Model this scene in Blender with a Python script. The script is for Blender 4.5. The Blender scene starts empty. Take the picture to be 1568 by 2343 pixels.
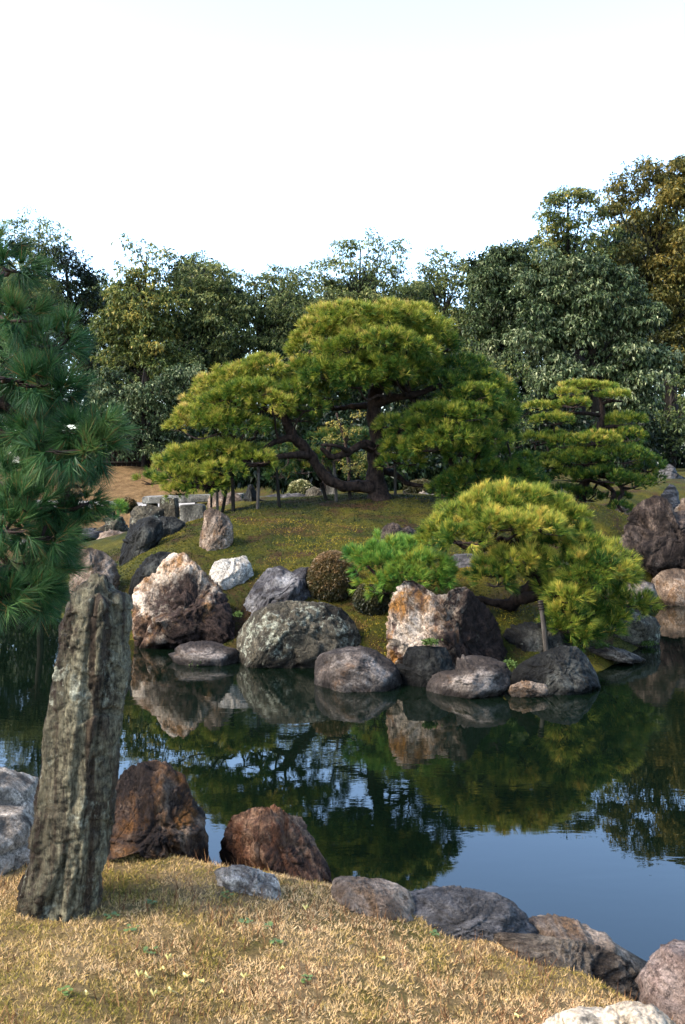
import bpy, math, random
import numpy as np
from mathutils import Vector

# ------------------------------------------------------------------ camera, sky, sun, exposure
SC = bpy.context.scene
COL = SC.collection
F = 2278.0; HZ = 1060.0; EYE = 2.6          # focal length and horizon row in picture units, eye height above the water
cam_d = bpy.data.cameras.new('camera'); cam = bpy.data.objects.new('camera', cam_d); COL.objects.link(cam)
cam.location = (0, 0, EYE); cam.rotation_euler = (math.radians(90), 0, 0)
cam_d.sensor_fit = 'VERTICAL'; cam_d.sensor_height = 36.0; cam_d.lens = F / 2343 * 36
cam_d.shift_y = -(1171.5 - HZ) / 2343
cam_d.clip_start = 0.05; cam_d.clip_end = 3000
cam_d.dof.use_dof = True; cam_d.dof.focus_distance = 12.5; cam_d.dof.aperture_fstop = 11.0
SC.camera = cam

SUN_AZ = math.radians(-112)     # measured from +Y (ahead) towards +X (right): the sun stands left, a little behind the camera
SUN_EL = math.radians(42)
w = bpy.data.worlds.new('World'); SC.world = w; w.use_nodes = True
nt = w.node_tree; nt.nodes.clear()
wo = nt.nodes.new('ShaderNodeOutputWorld'); bg = nt.nodes.new('ShaderNodeBackground'); sk = nt.nodes.new('ShaderNodeTexSky')
sk.sky_type = 'NISHITA'; sk.sun_disc = False; sk.sun_elevation = SUN_EL; sk.sun_rotation = SUN_AZ
sk.air_density = 1.0; sk.dust_density = 1.3; sk.ozone_density = 2.8
bg.inputs['Strength'].default_value = 0.15
nt.links.new(sk.outputs[0], bg.inputs[0]); nt.links.new(bg.outputs[0], wo.inputs[0])
sl = bpy.data.lights.new('sun', 'SUN'); sun = bpy.data.objects.new('sun', sl); COL.objects.link(sun)
sl.energy = 1.95; sl.angle = math.radians(20); sl.color = (1.0, 0.90, 0.78)
sdir = Vector((math.sin(SUN_AZ) * math.cos(SUN_EL), math.cos(SUN_AZ) * math.cos(SUN_EL), math.sin(SUN_EL)))
sun.rotation_euler = (-sdir).to_track_quat('-Z', 'Y').to_euler()
SC.view_settings.view_transform = 'Standard'; SC.view_settings.look = 'None'
SC.view_settings.gamma = 1; SC.view_settings.use_curve_mapping = False
SC.view_settings.exposure = 2.45
SC.render.film_transparent = False
try:
    SC.cycles.max_bounces = 6; SC.cycles.diffuse_bounces = 1; SC.cycles.glossy_bounces = 3
    SC.cycles.transmission_bounces = 2; SC.cycles.caustics_reflective = False; SC.cycles.caustics_refractive = False
except Exception: pass

# ------------------------------------------------------------------ helpers
def R_(seed): return np.random.default_rng(seed)
def W(px, py, d): return np.array([(px - 784.0) / F * d, d, EYE - (py - HZ) / F * d])
def nrm(v): return v / np.maximum(np.linalg.norm(v, axis=-1, keepdims=True), 1e-9)
def smooth(a, b, x):
    t = np.clip((x - a) / (b - a), 0, 1); return t * t * (3 - 2 * t)

def _hash(i, j, k, s):
    h = (i * 374761393 + j * 668265263 + k * 2147483647 + s * 1274126177) & 0xFFFFFFFF
    h = ((h ^ (h >> 13)) * 1274126177) & 0xFFFFFFFF
    return ((h ^ (h >> 16)) & 0xFFFFFF) / float(0xFFFFFF)
def vnoise(p, s=0):
    p = np.asarray(p, float); f = np.floor(p).astype(np.int64); t = p - f; t = t * t * (3 - 2 * t)
    r = 0
    for a in (0, 1):
        for b in (0, 1):
            for c in (0, 1):
                wgt = (t[:, 0] if a else 1 - t[:, 0]) * (t[:, 1] if b else 1 - t[:, 1]) * (t[:, 2] if c else 1 - t[:, 2])
                r = r + wgt * _hash(f[:, 0] + a, f[:, 1] + b, f[:, 2] + c, s)
    return r * 2 - 1
def fbm(p, s=0, oct=4, g=0.5):
    r = 0; a = 1.0; p = np.asarray(p, float)
    for o in range(oct): r = r + a * vnoise(p * 2 ** o + o * 7.3, s + o); a *= g
    return r
def ridged(p, s=0, oct=4, g=0.5):
    r = 0; a = 1.0
    for o in range(oct): r = r + a * (1 - 2 * np.abs(vnoise(p * 2 ** o + o * 3.1, s + o))); a *= g
    return r
def worley(p, s=0):
    f = np.floor(p).astype(np.int64); d1 = np.full(len(p), 9.0); d2 = d1.copy()
    cid = np.zeros(len(p))
    for a in (-1, 0, 1):
        for b in (-1, 0, 1):
            for c in (-1, 0, 1):
                g = f + np.array([a, b, c])
                q = g + np.stack([_hash(g[:, 0], g[:, 1], g[:, 2], s + m) for m in (11, 12, 13)], 1)
                d = np.linalg.norm(p - q, axis=1)
                m1 = d < d1
                d2 = np.where(m1, d1, np.minimum(d2, d)); cid = np.where(m1, _hash(g[:, 0], g[:, 1], g[:, 2], s + 14), cid); d1 = np.where(m1, d, d1)
    return d1, d2, cid

def crag(p, s=0):
    """angular facets: every cell is a plane of its own tilt and height"""
    f = np.floor(p).astype(np.int64); d1 = np.full(len(p), 9.0); d2 = d1.copy(); h = np.zeros(len(p))
    for a in (-1, 0, 1):
        for b in (-1, 0, 1):
            for c in (-1, 0, 1):
                g = f + np.array([a, b, c]); H = lambda m: _hash(g[:, 0], g[:, 1], g[:, 2], s + m)
                o = p - (g + np.stack([H(11), H(12), H(13)], 1)); d = np.linalg.norm(o, axis=1); m1 = d < d1
                hh = (H(14) - 0.5) + o[:, 0] * (H(15) - .5) * 1.6 + o[:, 1] * (H(16) - .5) * 1.6 + o[:, 2] * (H(17) - .5) * 1.6
                d2 = np.where(m1, d1, np.minimum(d2, d)); h = np.where(m1, hh, h); d1 = np.where(m1, d, d1)
    return h, d2 - d1

def mesh_np(name, V, faces, nper, mat=None, tone=None, smooth_=False):
    """V (n,3); faces flat index array with nper corners a face"""
    me = bpy.data.meshes.new(name)
    V = np.asarray(V, np.float32); fi = np.asarray(faces, np.int32).ravel(); nf = len(fi) // nper
    me.vertices.add(len(V)); me.vertices.foreach_set('co', V.ravel())
    me.loops.add(len(fi)); me.loops.foreach_set('vertex_index', fi)
    me.polygons.add(nf)
    me.polygons.foreach_set('loop_start', np.arange(0, nf * nper, nper, dtype=np.int32))
    me.polygons.foreach_set('loop_total', np.full(nf, nper, np.int32))
    if smooth_: me.polygons.foreach_set('use_smooth', np.ones(nf, bool))
    if tone is not None:
        a = me.attributes.new('tone', 'FLOAT', 'POINT'); a.data.foreach_set('value', np.asarray(tone, np.float32))
    me.update(calc_edges=True)
    if mat: me.materials.append(mat)
    return me

def props(o, label=None, cat=None, group=None, kind=None):
    if label: o['label'] = label
    if cat: o['category'] = cat
    if group: o['group'] = group
    if kind: o['kind'] = kind
    return o
def link(name, me, parent=None, loc=None, **k):
    """me is in world coordinates; the origin is moved to loc"""
    o = bpy.data.objects.new(name, me); COL.objects.link(o)
    if loc is not None:
        loc = np.asarray(loc, float); n = len(me.vertices); c = np.empty(n * 3, np.float32); me.vertices.foreach_get('co', c)
        c = (c.reshape(-1, 3) - loc).astype(np.float32); me.vertices.foreach_set('co', c.ravel()); me.update()
    if parent is not None:
        o.parent = parent
        pl = np.array(parent.location) if parent.parent is None else np.array(parent.location) + np.array(parent.parent.location)
        o.location = tuple((np.zeros(3) if loc is None else loc) - pl)
    elif loc is not None: o.location = tuple(loc)
    return props(o, **k)
def thing(name, loc, label, cat, group=None):
    o = bpy.data.objects.new(name, None); COL.objects.link(o); o.location = tuple(loc); o.empty_display_size = 0.2
    return props(o, label, cat, group)

# ------------------------------------------------------------------ materials
K_LEAF, K_ROCK, K_WOOD = 0.70, 0.50, 0.34
def sc_(c, k): return (c[0] * k * 1.05, c[1] * k * (1.0 if k != K_ROCK else .97), c[2] * k * (.95 if k != K_ROCK else .84))
def newmat(name):
    m = bpy.data.materials.new(name); m.use_nodes = True; t = m.node_tree; t.nodes.clear()
    out = t.nodes.new('ShaderNodeOutputMaterial'); b = t.nodes.new('ShaderNodeBsdfPrincipled')
    t.links.new(b.outputs[0], out.inputs[0]); return m, t, b, out
def ramp(t, stops, interp='LINEAR'):
    r = t.nodes.new('ShaderNodeValToRGB'); e = r.color_ramp; e.interpolation = interp
    while len(e.elements) < len(stops): e.elements.new(0.5)
    for el, (p, c) in zip(e.elements, stops):
        el.position = p; el.color = tuple(c) + (1,) if hasattr(c, '__len__') else (c, c, c, 1)
    return r
def noise_(t, vec, scale, detail=6, rough=0.6, dist=0.0):
    n = t.nodes.new('ShaderNodeTexNoise'); n.inputs['Scale'].default_value = scale; n.inputs['Detail'].default_value = detail
    n.inputs['Roughness'].default_value = rough; n.inputs['Distortion'].default_value = dist
    t.links.new(vec, n.inputs['Vector']); return n.outputs['Fac']
def mapping(t, scale=(1, 1, 1), rot=(0, 0, 0), loc=(0, 0, 0), src=None):
    m = t.nodes.new('ShaderNodeMapping'); m.inputs['Scale'].default_value = scale; m.inputs['Rotation'].default_value = rot; m.inputs['Location'].default_value = loc
    if src is None:
        c = t.nodes.new('ShaderNodeTexCoord'); src = c.outputs['Object']
    t.links.new(src, m.inputs['Vector']); return m.outputs[0]
def mix_(t, fac, a, b, mode='MIX'):
    n = t.nodes.new('ShaderNodeMix'); n.data_type = 'RGBA'; n.blend_type = mode
    for i, v in ((0, fac), (6, a), (7, b)):
        if hasattr(v, 'is_linked') or hasattr(v, 'links'): t.links.new(v, n.inputs[i])
        elif hasattr(v, '__len__'): n.inputs[i].default_value = tuple(v) + (1,)
        else: n.inputs[i].default_value = v
    return n.outputs[2]
def math_(t, op, a, b=0.0, clamp=False):
    n = t.nodes.new('ShaderNodeMath'); n.operation = op; n.use_clamp = clamp
    for i, v in ((0, a), (1, b)):
        if hasattr(v, 'links'): t.links.new(v, n.inputs[i])
        else: n.inputs[i].default_value = v
    return n.outputs[0]

def rock_mat(name, dark, mid, pale, lichen=None, *a_, **k_):
    k_['warm'] = sc_(k_['warm'], K_ROCK) if k_.get('warm') else None
    a_ = tuple(sc_(v, K_ROCK) if i == 6 and v else v for i, v in enumerate(a_))
    if len(a_) > 6: k_.pop('warm')
    return rock_mat_(name, sc_(dark, K_ROCK), sc_(mid, K_ROCK), sc_(pale, K_ROCK), sc_(lichen, K_ROCK) if lichen else None, *a_, **k_)
def rock_mat_(name, dark, mid, pale, lichen=None, streak=(1, 1, 1), rot=(0, 0, 0), scale=3.0, pale_amt=0.5, dark_amt=0.5, lichen_amt=0.0, warm=None, warm_amt=0.0, seed=0, bump=0.6, crack=0.5, rough=0.75, lichen_scale=9, dgrad=None, pgrad=None):
    m, t, b, out = newmat(name)
    v = mapping(t, streak, rot, (seed * 3.7, seed * 1.3, seed * 2.1))
    v0 = mapping(t, (1, 1, 1), (0, 0, 0), (seed * 1.7, seed * 2.3, 0))
    n1 = noise_(t, v, scale, 10, 0.68, 0.6)
    n2 = noise_(t, v, scale * 0.45, 5, 0.6, 1.0)
    n3 = noise_(t, v0, scale * 5, 8, 0.75)
    n4 = noise_(t, v0, lichen_scale, 9, 0.72, 0.4)
    n5 = noise_(t, v0, scale * 0.5 + 0.4, 3, 0.5)
    def graded(n, g):
        if g is None: return n
        d = t.nodes.new('ShaderNodeVectorMath'); d.operation = 'DOT_PRODUCT'; co = t.nodes.new('ShaderNodeTexCoord'); t.links.new(co.outputs['Object'], d.inputs[0]); d.inputs[1].default_value = g[:3]
        return math_(t, 'ADD', n, math_(t, 'ADD', d.outputs['Value'], g[3] if len(g) > 3 else 0.0))
    # mineral veins: sharpened mix of mid and pale
    f1 = ramp(t, [(0.56 - 0.16 * pale_amt - 0.05, 0.0), (0.56 - 0.16 * pale_amt + 0.05, 1.0)]); t.links.new(graded(n1, pgrad), f1.inputs[0])
    c = mix_(t, f1.outputs[0], mid, pale)
    if warm is not None:
        f = ramp(t, [(0.62 - 0.2 * warm_amt - 0.06, 0.0), (0.62 - 0.2 * warm_amt + 0.06, 1.0)]); t.links.new(noise_(t, v, scale * 0.8, 7, 0.65, 0.8), f.inputs[0])
        c = mix_(t, f.outputs[0], c, warm)
    f2 = ramp(t, [(0.62 - 0.24 * dark_amt - 0.05, 0.0), (0.62 - 0.24 * dark_amt + 0.05, 1.0)])
    t.links.new(graded(math_(t, 'ADD', math_(t, 'MULTIPLY', n2, 0.6), math_(t, 'MULTIPLY', n3, 0.4)), dgrad), f2.inputs[0])
    c = mix_(t, f2.outputs[0], c, dark)
    if lichen is not None and lichen_amt > 0:
        f3 = ramp(t, [(0.66 - 0.2 * lichen_amt, 0.0), (0.66 - 0.2 * lichen_amt + 0.06, 1.0)])
        t.links.new(math_(t, 'ADD', math_(t, 'MULTIPLY', n4, 0.6), math_(t, 'MULTIPLY', n5, 0.4)), f3.inputs[0])
        c = mix_(t, f3.outputs[0], c, lichen)
    g = ramp(t, [(0.38, 0.28), (0.60, 1.5)]); t.links.new(n3, g.inputs[0])
    c = mix_(t, 1.0, c, g.outputs[0], 'MULTIPLY')
    n6 = noise_(t, v, scale * 14, 5, 0.75); g2 = ramp(t, [(0.38, 0.5), (0.60, 1.35)]); t.links.new(n6, g2.inputs[0]); c = mix_(t, 0.85, c, g2.outputs[0], 'MULTIPLY')
    vo = t.nodes.new('ShaderNodeTexVoronoi'); vo.feature = 'DISTANCE_TO_EDGE'; vo.inputs['Scale'].default_value = scale * 1.2
    dv = t.nodes.new('ShaderNodeMix'); dv.data_type = 'VECTOR'; dv.inputs[0].default_value = 0.12
    nn = t.nodes.new('ShaderNodeTexNoise'); nn.inputs['Scale'].default_value = scale * 2; nn.inputs['Detail'].default_value = 6; t.links.new(v, nn.inputs['Vector'])
    t.links.new(v, dv.inputs[4]); t.links.new(nn.outputs['Color'], dv.inputs[5]); t.links.new(dv.outputs[1], vo.inputs['Vector'])
    ck = ramp(t, [(0.0, 0.0), (0.05, 1.0)]); t.links.new(vo.outputs['Distance'], ck.inputs[0])
    # wet band just above the water
    ge = t.nodes.new('ShaderNodeNewGeometry'); sz = t.nodes.new('ShaderNodeSeparateXYZ'); t.links.new(ge.outputs['Position'], sz.inputs[0])
    wz = math_(t, 'ADD', sz.outputs[2], math_(t, 'MULTIPLY', n3, -0.10)); mr = t.nodes.new('ShaderNodeMapRange'); mr.inputs[1].default_value = 0.0; mr.inputs[2].default_value = 0.05; mr.inputs[3].default_value = 0.38; mr.inputs[4].default_value = 1.0; t.links.new(wz, mr.inputs[0])
    c = mix_(t, 1.0, c, mr.outputs[0], 'MULTIPLY')
    t.links.new(c, b.inputs['Base Color']); b.inputs['Roughness'].default_value = rough; b.inputs['Specular IOR Level'].default_value = 0.10
    hgt = math_(t, 'ADD', math_(t, 'ADD', math_(t, 'MULTIPLY', n3, 0.7), n1), math_(t, 'MULTIPLY', ck.outputs[0], 0.35 * crack))
    bp = t.nodes.new('ShaderNodeBump'); bp.inputs['Strength'].default_value = bump; bp.inputs['Distance'].default_value = 0.25 / scale
    t.links.new(hgt, bp.inputs['Height']); t.links.new(bp.outputs[0], b.inputs['Normal'])
    return m

def leaf_mat(name, stops, rough=0.5, transl=0.3, spec=0.4):
    m, t, b, out = newmat(name)
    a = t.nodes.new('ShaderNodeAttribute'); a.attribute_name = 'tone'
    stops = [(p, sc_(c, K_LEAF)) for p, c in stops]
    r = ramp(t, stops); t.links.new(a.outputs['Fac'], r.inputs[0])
    t.links.new(r.outputs[0], b.inputs['Base Color']); b.inputs['Roughness'].default_value = rough
    b.inputs['Specular IOR Level'].default_value = spec
    if transl > 0:
        tr = t.nodes.new('ShaderNodeBsdfTranslucent'); t.links.new(r.outputs[0], tr.inputs[0])
        mx = t.nodes.new('ShaderNodeMixShader'); mx.inputs[0].default_value = transl
        t.links.new(b.outputs[0], mx.inputs[1]); t.links.new(tr.outputs[0], mx.inputs[2]); t.links.new(mx.outputs[0], out.inputs[0])
    return m
def plain_mat(name, c1, c2, scale=8, streak=(1, 1, 1), rough=0.85, bump=0.5, dist=0.02, detail=8):
    m, t, b, out = newmat(name)
    v = mapping(t, streak); n = noise_(t, v, scale, detail, 0.65, 0.3)
    r = ramp(t, [(0.35, sc_(c1, K_WOOD)), (0.65, sc_(c2, K_WOOD))]); t.links.new(n, r.inputs[0]); t.links.new(r.outputs[0], b.inputs['Base Color'])
    b.inputs['Roughness'].default_value = rough; b.inputs['Specular IOR Level'].default_value = 0.08
    bp = t.nodes.new('ShaderNodeBump'); bp.inputs['Strength'].default_value = bump; bp.inputs['Distance'].default_value = dist
    t.links.new(n, bp.inputs['Height']); t.links.new(bp.outputs[0], b.inputs['Normal']); return m

M_BARK = plain_mat('dark_bark', (0.010, 0.007, 0.006), (0.085, 0.060, 0.047), 14, (1, 1, 0.45), 0.9, 1.0, 0.04)
M_TWIG = plain_mat('grey_twig', (0.05, 0.035, 0.03), (0.16, 0.12, 0.105), 20, (1, 1, 1), 0.9, 0.8, 0.02)
M_LIMB = plain_mat('forest_limb', (0.015, 0.013, 0.01), (0.07, 0.06, 0.05), 5, (1, 1, 0.3), 0.9, 0.6, 0.04)
M_POST = plain_mat('weathered_post', (0.07, 0.06, 0.05), (0.20, 0.185, 0.16), 12, (3, 3, 0.3), 0.85, 0.6, 0.01)
M_POST_D = plain_mat('dark_post', (0.012, 0.012, 0.010), (0.05, 0.045, 0.035), 12, (3, 3, 0.3), 0.85, 0.6, 0.01)
M_ROPE = plain_mat('palm_rope', (0.02, 0.015, 0.012), (0.07, 0.05, 0.04), 40, (1, 1, 6), 0.95, 0.8, 0.01)
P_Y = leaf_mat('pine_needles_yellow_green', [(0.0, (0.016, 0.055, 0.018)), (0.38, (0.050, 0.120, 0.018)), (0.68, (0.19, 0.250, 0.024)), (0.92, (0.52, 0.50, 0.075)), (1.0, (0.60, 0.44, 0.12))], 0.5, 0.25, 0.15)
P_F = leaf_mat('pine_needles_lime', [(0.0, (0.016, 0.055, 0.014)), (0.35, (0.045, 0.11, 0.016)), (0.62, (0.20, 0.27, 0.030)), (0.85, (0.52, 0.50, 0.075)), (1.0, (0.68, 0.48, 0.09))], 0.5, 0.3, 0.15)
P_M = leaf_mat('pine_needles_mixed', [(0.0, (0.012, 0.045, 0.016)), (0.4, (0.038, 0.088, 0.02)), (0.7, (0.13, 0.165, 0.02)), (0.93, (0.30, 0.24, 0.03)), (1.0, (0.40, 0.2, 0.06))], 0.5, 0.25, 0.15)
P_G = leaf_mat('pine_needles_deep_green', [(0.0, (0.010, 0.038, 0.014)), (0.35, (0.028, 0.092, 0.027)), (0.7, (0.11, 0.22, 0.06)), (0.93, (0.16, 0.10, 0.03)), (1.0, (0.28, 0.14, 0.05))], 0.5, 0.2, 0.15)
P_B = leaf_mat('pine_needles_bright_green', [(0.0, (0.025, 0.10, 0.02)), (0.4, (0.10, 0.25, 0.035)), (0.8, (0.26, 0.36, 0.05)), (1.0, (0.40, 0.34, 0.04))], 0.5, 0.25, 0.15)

# ------------------------------------------------------------------ tubes for trunks, branches, posts
def catmull(P, n=6):
    P = np.asarray(P, float); Q = np.vstack([2 * P[0] - P[1], P, 2 * P[-1] - P[-2]]); out = []
    for i in range(1, len(Q) - 2):
        a, b, c, d = Q[i - 1], Q[i], Q[i + 1], Q[i + 2]
        for k in range(n):
            t = k / n; out.append(0.5 * (2 * b + (c - a) * t + (2 * a - 5 * b + 4 * c - d) * t * t + (3 * b - a - 3 * c + d) * t ** 3))
    out.append(P[-1]); return np.array(out)
class TubeMB:
    def __init__(s): s.V = []; s.Fc = []; s.n = 0
    def tube(s, pts, rad, sides=7, sub=4, knob=0.0, seed=0, cap=True):
        pr = np.column_stack([np.asarray(pts, float), np.asarray(rad, float)])
        C = catmull(pr, sub) if sub > 1 and len(pr) > 1 else pr
        P = C[:, :3]; r = np.maximum(C[:, 3], 0.001)
        T = nrm(np.gradient(P, axis=0)); up = np.array([0, 0, 1.0]) if abs(T[0][2]) < 0.9 else np.array([1.0, 0, 0])
        N = nrm(np.cross(T[0], up)); m = len(P); ang = np.arange(sides) / sides * 2 * np.pi; rings = []
        for i in range(m):
            N = nrm(N - T[i] * np.dot(N, T[i])); B = np.cross(T[i], N)
            rings.append(P[i] + r[i] * (np.cos(ang)[:, None] * N + np.sin(ang)[:, None] * B))
        V = np.vstack(rings)
        if knob > 0:
            cc = np.repeat(P, sides, 0); rr = np.repeat(r, sides)
            sc = 1.0 / max(r.mean() * 1.6, 0.01)
            V = cc + (V - cc) * (1 + knob * fbm(V * sc, seed, 3))[:, None]
        F4 = []
        i = np.arange(m - 1)[:, None]; j = np.arange(sides)[None, :]; j2 = (j + 1) % sides
        q = np.stack([i * sides + j, i * sides + j2, (i + 1) * sides + j2, (i + 1) * sides + j], -1).reshape(-1, 4)
        s.V.append(V); s.Fc.append(q + s.n); b = s.n; s.n += len(V)
        if cap:
            for e, rev in ((0, True), (m - 1, False)):
                s.V.append(P[e][None]); ci = s.n; s.n += 1
                a = b + e * sides + np.arange(sides); c = b + e * sides + (np.arange(sides) + 1) % sides
                z = np.full(sides, ci)
                # degenerate quads avoided: two-triangle fan stored as quads over pairs
                for k in range(0, sides - 1, 2):
                    v = [a[k], c[k], c[(k + 1) % sides], ci]
                    s.Fc.append(np.array([v[::-1] if rev else v]))
                if sides % 2:
                    pass
        return P
    def mesh(s, name, mat, smooth_=True): return mesh_np(name, np.vstack(s.V), np.vstack(s.Fc), 4, mat, None, smooth_)

# ------------------------------------------------------------------ foliage meshes
def rand_dir(rng, n): return nrm(rng.normal(size=(n, 3)))
def perp(A, rng):
    t = rand_dir(rng, len(A)); return nrm(np.cross(A, t))
def needles(C, A, k, L, w, rng, cone=0.9, tone=None, shoot=0.35, jitter=0.12):
    """k triangular needles on each tuft centre C pointing round axis A"""
    n = len(C); Cr = np.repeat(C, k, 0); Ar = np.repeat(A, k, 0); N = n * k
    u = rng.random(N)
    D = nrm(Ar + rand_dir(rng, N) * cone * (0.35 + 0.8 * u[:, None]))
    base = Cr + Ar * (rng.random(N)[:, None] - 0.35) * L * shoot
    Ls = L * (0.75 + 0.45 * rng.random(N))[:, None]
    S = perp(D, rng) * w * 0.5
    V = np.stack([base - S, base + S, base + D * Ls + np.array([0, 0, -0.06]) * Ls * rng.random(N)[:, None]], 1).reshape(-1, 3)
    tn = np.repeat(tone if tone is not None else np.zeros(n), k) + rng.normal(size=N) * jitter
    dead = rng.random(N) < 0.03; tn = np.where(dead, 0.97, tn)
    return V, np.clip(np.repeat(tn, 3), 0, 1)
def tri_mesh(name, V, tn, mat): return mesh_np(name, V, np.arange(len(V)), 3, mat, tn)

def pad_points(rng, cen, rad, rho, low=-0.35, lump=0.25, up=0.5, thick=0.25, m=6, gr=0.07):
    """tuft positions: brush-like groups of m tufts on the top and flanks of a flattened foliage pad"""
    a, b, c = rad; area = 4 * np.pi * (((a * b) ** 1.6 + (a * c) ** 1.6 + (b * c) ** 1.6) / 3) ** (1 / 1.6)
    n = max(6, int(area * rho / m)); D = rand_dir(rng, n * 2); D = D[D[:, 2] > low][:n]; n = len(D)
    q = nrm(D / np.maximum(np.array(rad), .01)); P = D * np.array(rad); h = vnoise((P + cen) * 2.9 / max(a, 0.25), 5)
    r = 1 + lump * h - thick * rng.random(n) ** 1.5; P = P * r[:, None] + cen
    A = nrm(q + np.array([0, 0, up]) + rng.normal(size=D.shape) * 0.2); g = rng.normal(size=n)
    Ar = np.repeat(A, m, 0); d = nrm(Ar * 0.75 + rand_dir(rng, n * m) * 0.85); s = gr * (0.5 + 0.8 * rng.random(n * m))[:, None]
    P = np.repeat(P, m, 0) + d * s; hh = np.sum(d * Ar, 1)
    return P, nrm(d * 0.75 + Ar * 0.6), np.repeat(h, m), np.repeat(D, m, 0), np.repeat(g, m), hh

def leaf_quads(C, A, k, L, w, rng, droop=0.6, tone=None, jitter=0.1, spread=1.0):
    n = len(C); N = n * k; Cr = np.repeat(C, k, 0); Ar = np.repeat(A, k, 0)
    D = nrm(Ar * 0.7 + rand_dir(rng, N) * spread + np.array([0, 0, -droop]))
    Ls = (L * (0.7 + 0.6 * rng.random(N)))[:, None]
    S = perp(D, rng)
    # keep blades lying rather than standing: side vector mostly horizontal
    S = nrm(S * np.array([1, 1, 0.45])); ws = w * (0.8 + 0.4 * rng.random(N))[:, None] * 0.5
    base = Cr + rand_dir(rng, N) * L * 0.25
    mid = base + D * Ls * 0.5 + np.array([0, 0, 0.12]) * Ls
    V = np.stack([base, mid + S * ws, base + D * Ls + np.array([0, 0, -0.15]) * Ls, mid - S * ws], 1).reshape(-1, 3)
    tn = np.repeat(tone if tone is not None else np.zeros(n), k) + rng.normal(size=N) * jitter
    return V, np.clip(np.repeat(tn, 4), 0, 1)
def quad_mesh(name, V, tn, mat): return mesh_np(name, V, np.arange(len(V)), 4, mat, tn)

# ------------------------------------------------------------------ terrain
def tps_fit(P, z, lam=0.02):
    n = len(P); d = np.linalg.norm(P[:, None] - P[None], axis=2); K = np.where(d > 0, d * d * np.log(d + 1e-9), 0) + lam * np.eye(n)
    A = np.zeros((n + 3, n + 3)); A[:n, :n] = K; A[:n, n] = 1; A[:n, n + 1:] = P; A[n, :n] = 1; A[n + 1:, :n] = P.T
    return np.linalg.solve(A, np.concatenate([z, np.zeros(3)]))
def tps_eval(P, c, Q):
    o = np.empty(len(Q))
    for s in range(0, len(Q), 20000):
        q = Q[s:s + 20000]; d = np.linalg.norm(q[:, None] - P[None], axis=2)
        o[s:s + 20000] = np.where(d > 0, d * d * np.log(d + 1e-9), 0) @ c[:len(P)] + c[len(P)] + q @ c[len(P) + 1:]
    return o
CP = []
for px, py, d in [(865, 1141, 20), (640, 1158, 19.8), (500, 1184, 18.8), (1000, 1157, 19.8), (750, 1148, 20), (1100, 1180, 19.5), (1200, 1205, 19),
                  (400, 1232, 17.5), (350, 1262, 17), (600, 1305, 15.4), (870, 1292, 15), (700, 1240, 17), (900, 1215, 17.5), (1000, 1240, 16.6),
                  (480, 1285, 16), (1150, 1310, 14.8), (1400, 1215, 19), (860, 1395, 13.9), (860, 1450, 13.2), (1100, 1370, 13.9), (1200, 1400, 13.6), (1200, 1425, 13.1),
                  (320, 1310, 16), (150, 1262, 22), (270, 1252, 21.5), (1350, 1330, 15.2), (1480, 1330, 18.6), (1440, 1300, 18.0), (1560, 1330, 18.8), (1250, 1340, 14.8),
                  (470, 1156, 25), (700, 1150, 25), (1100, 1150, 25), (1400, 1150, 25), (1560, 1150, 25), (900, 1143, 24),
                  (250, 1072, 47), (250, 1110, 45), (330, 1118, 44.5), (700, 1085, 42), (1100, 1085, 42), (1500, 1085, 42), (1550, 1100, 34), (900, 1110, 34),
                  (250, 1143, 43), (350, 1143, 43), (100, 1143, 43)]:
    p = W(px, py, d); CP.append((p[0], p[1], p[2]))
for x, y, z in [(-3.1, 14.2, -.25), (-2.6, 13.4, -.35), (-1.4, 12.6, -.4), (0, 12.1, -.4), (1.0, 11.6, -.4), (2.2, 11.3, -.4), (3.3, 11.6, -.4), (4.3, 13.2, -.4), (5.0, 15.0, -.4),
                (5.7, 17.6, -.35), (7.5, 18.2, -.35), (10, 18.5, -.35), (14, 18.5, -.4), (-4.6, 15.5, -.4), (-5.5, 17.5, -.4), (-7.5, 19.5, -.4), (-10, 21, -.4), (-14, 22, -.5),
                (-14, 26, -.4), (-10, 27.5, -.45), (-8, 30, -.5), (-7, 35, -.45), (-12, 35, -.5), (-18, 34, -.5), (-5, 31, -.2), (-5.6, 38, -.1), (-10, 40.5, 0.0), (-16, 41, 0.0),
                (-8, 23.5, .35), (-6, 22, .6), (-12, 24, .3), (-3, 30, .9), (-2.5, 36, 1.1), (-4, 26, .9), (8, 24, 1.2), (12, 22, 1.0), (16, 26, 1.6), (-22, 48, 2.3), (24, 44, 2.4), (0, 55, 2.4), (-30, 60, 2.4), (30, 60, 2.4),
                (-25, 41, 0.6), (3.7, 14.5, .45), (-2.4, 14.6, .2), (2.2, 12.7, .25), (1, 13, .3), (-.6, 13.6, .3), (4.0, 16.0, .8), (4.6, 18.3, .85)]:
    CP.append((x, y, z))
CP = np.array(CP); _c = tps_fit(CP[:, :2], CP[:, 2])
def island_z(x, y, fine=True):
    Q = np.stack([np.atleast_1d(x), np.atleast_1d(y)], 1).astype(float)
    z = tps_eval(CP[:, :2], _c, np.clip(Q, [-30, 9], [30, 60]))
    z = np.clip(z, -0.9, 2.45)
    far = smooth(60, 110, Q[:, 1]) + smooth(35, 70, np.abs(Q[:, 0])); z = z + (2.4 - z) * np.clip(far, 0, 1)
    edge = smooth(10.9, 9.5, Q[:, 1]); z = z * (1 - edge) - 0.9 * edge
    if fine:
        P3 = np.column_stack([Q, np.zeros(len(Q))]); z = z + 0.035 * fbm(P3 * 1.3, 3, 4) + 0.02 * ridged(P3 * 3.0, 9, 2)
    return z
def gz(x, y): return float(island_z(x, y)[0])

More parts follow.
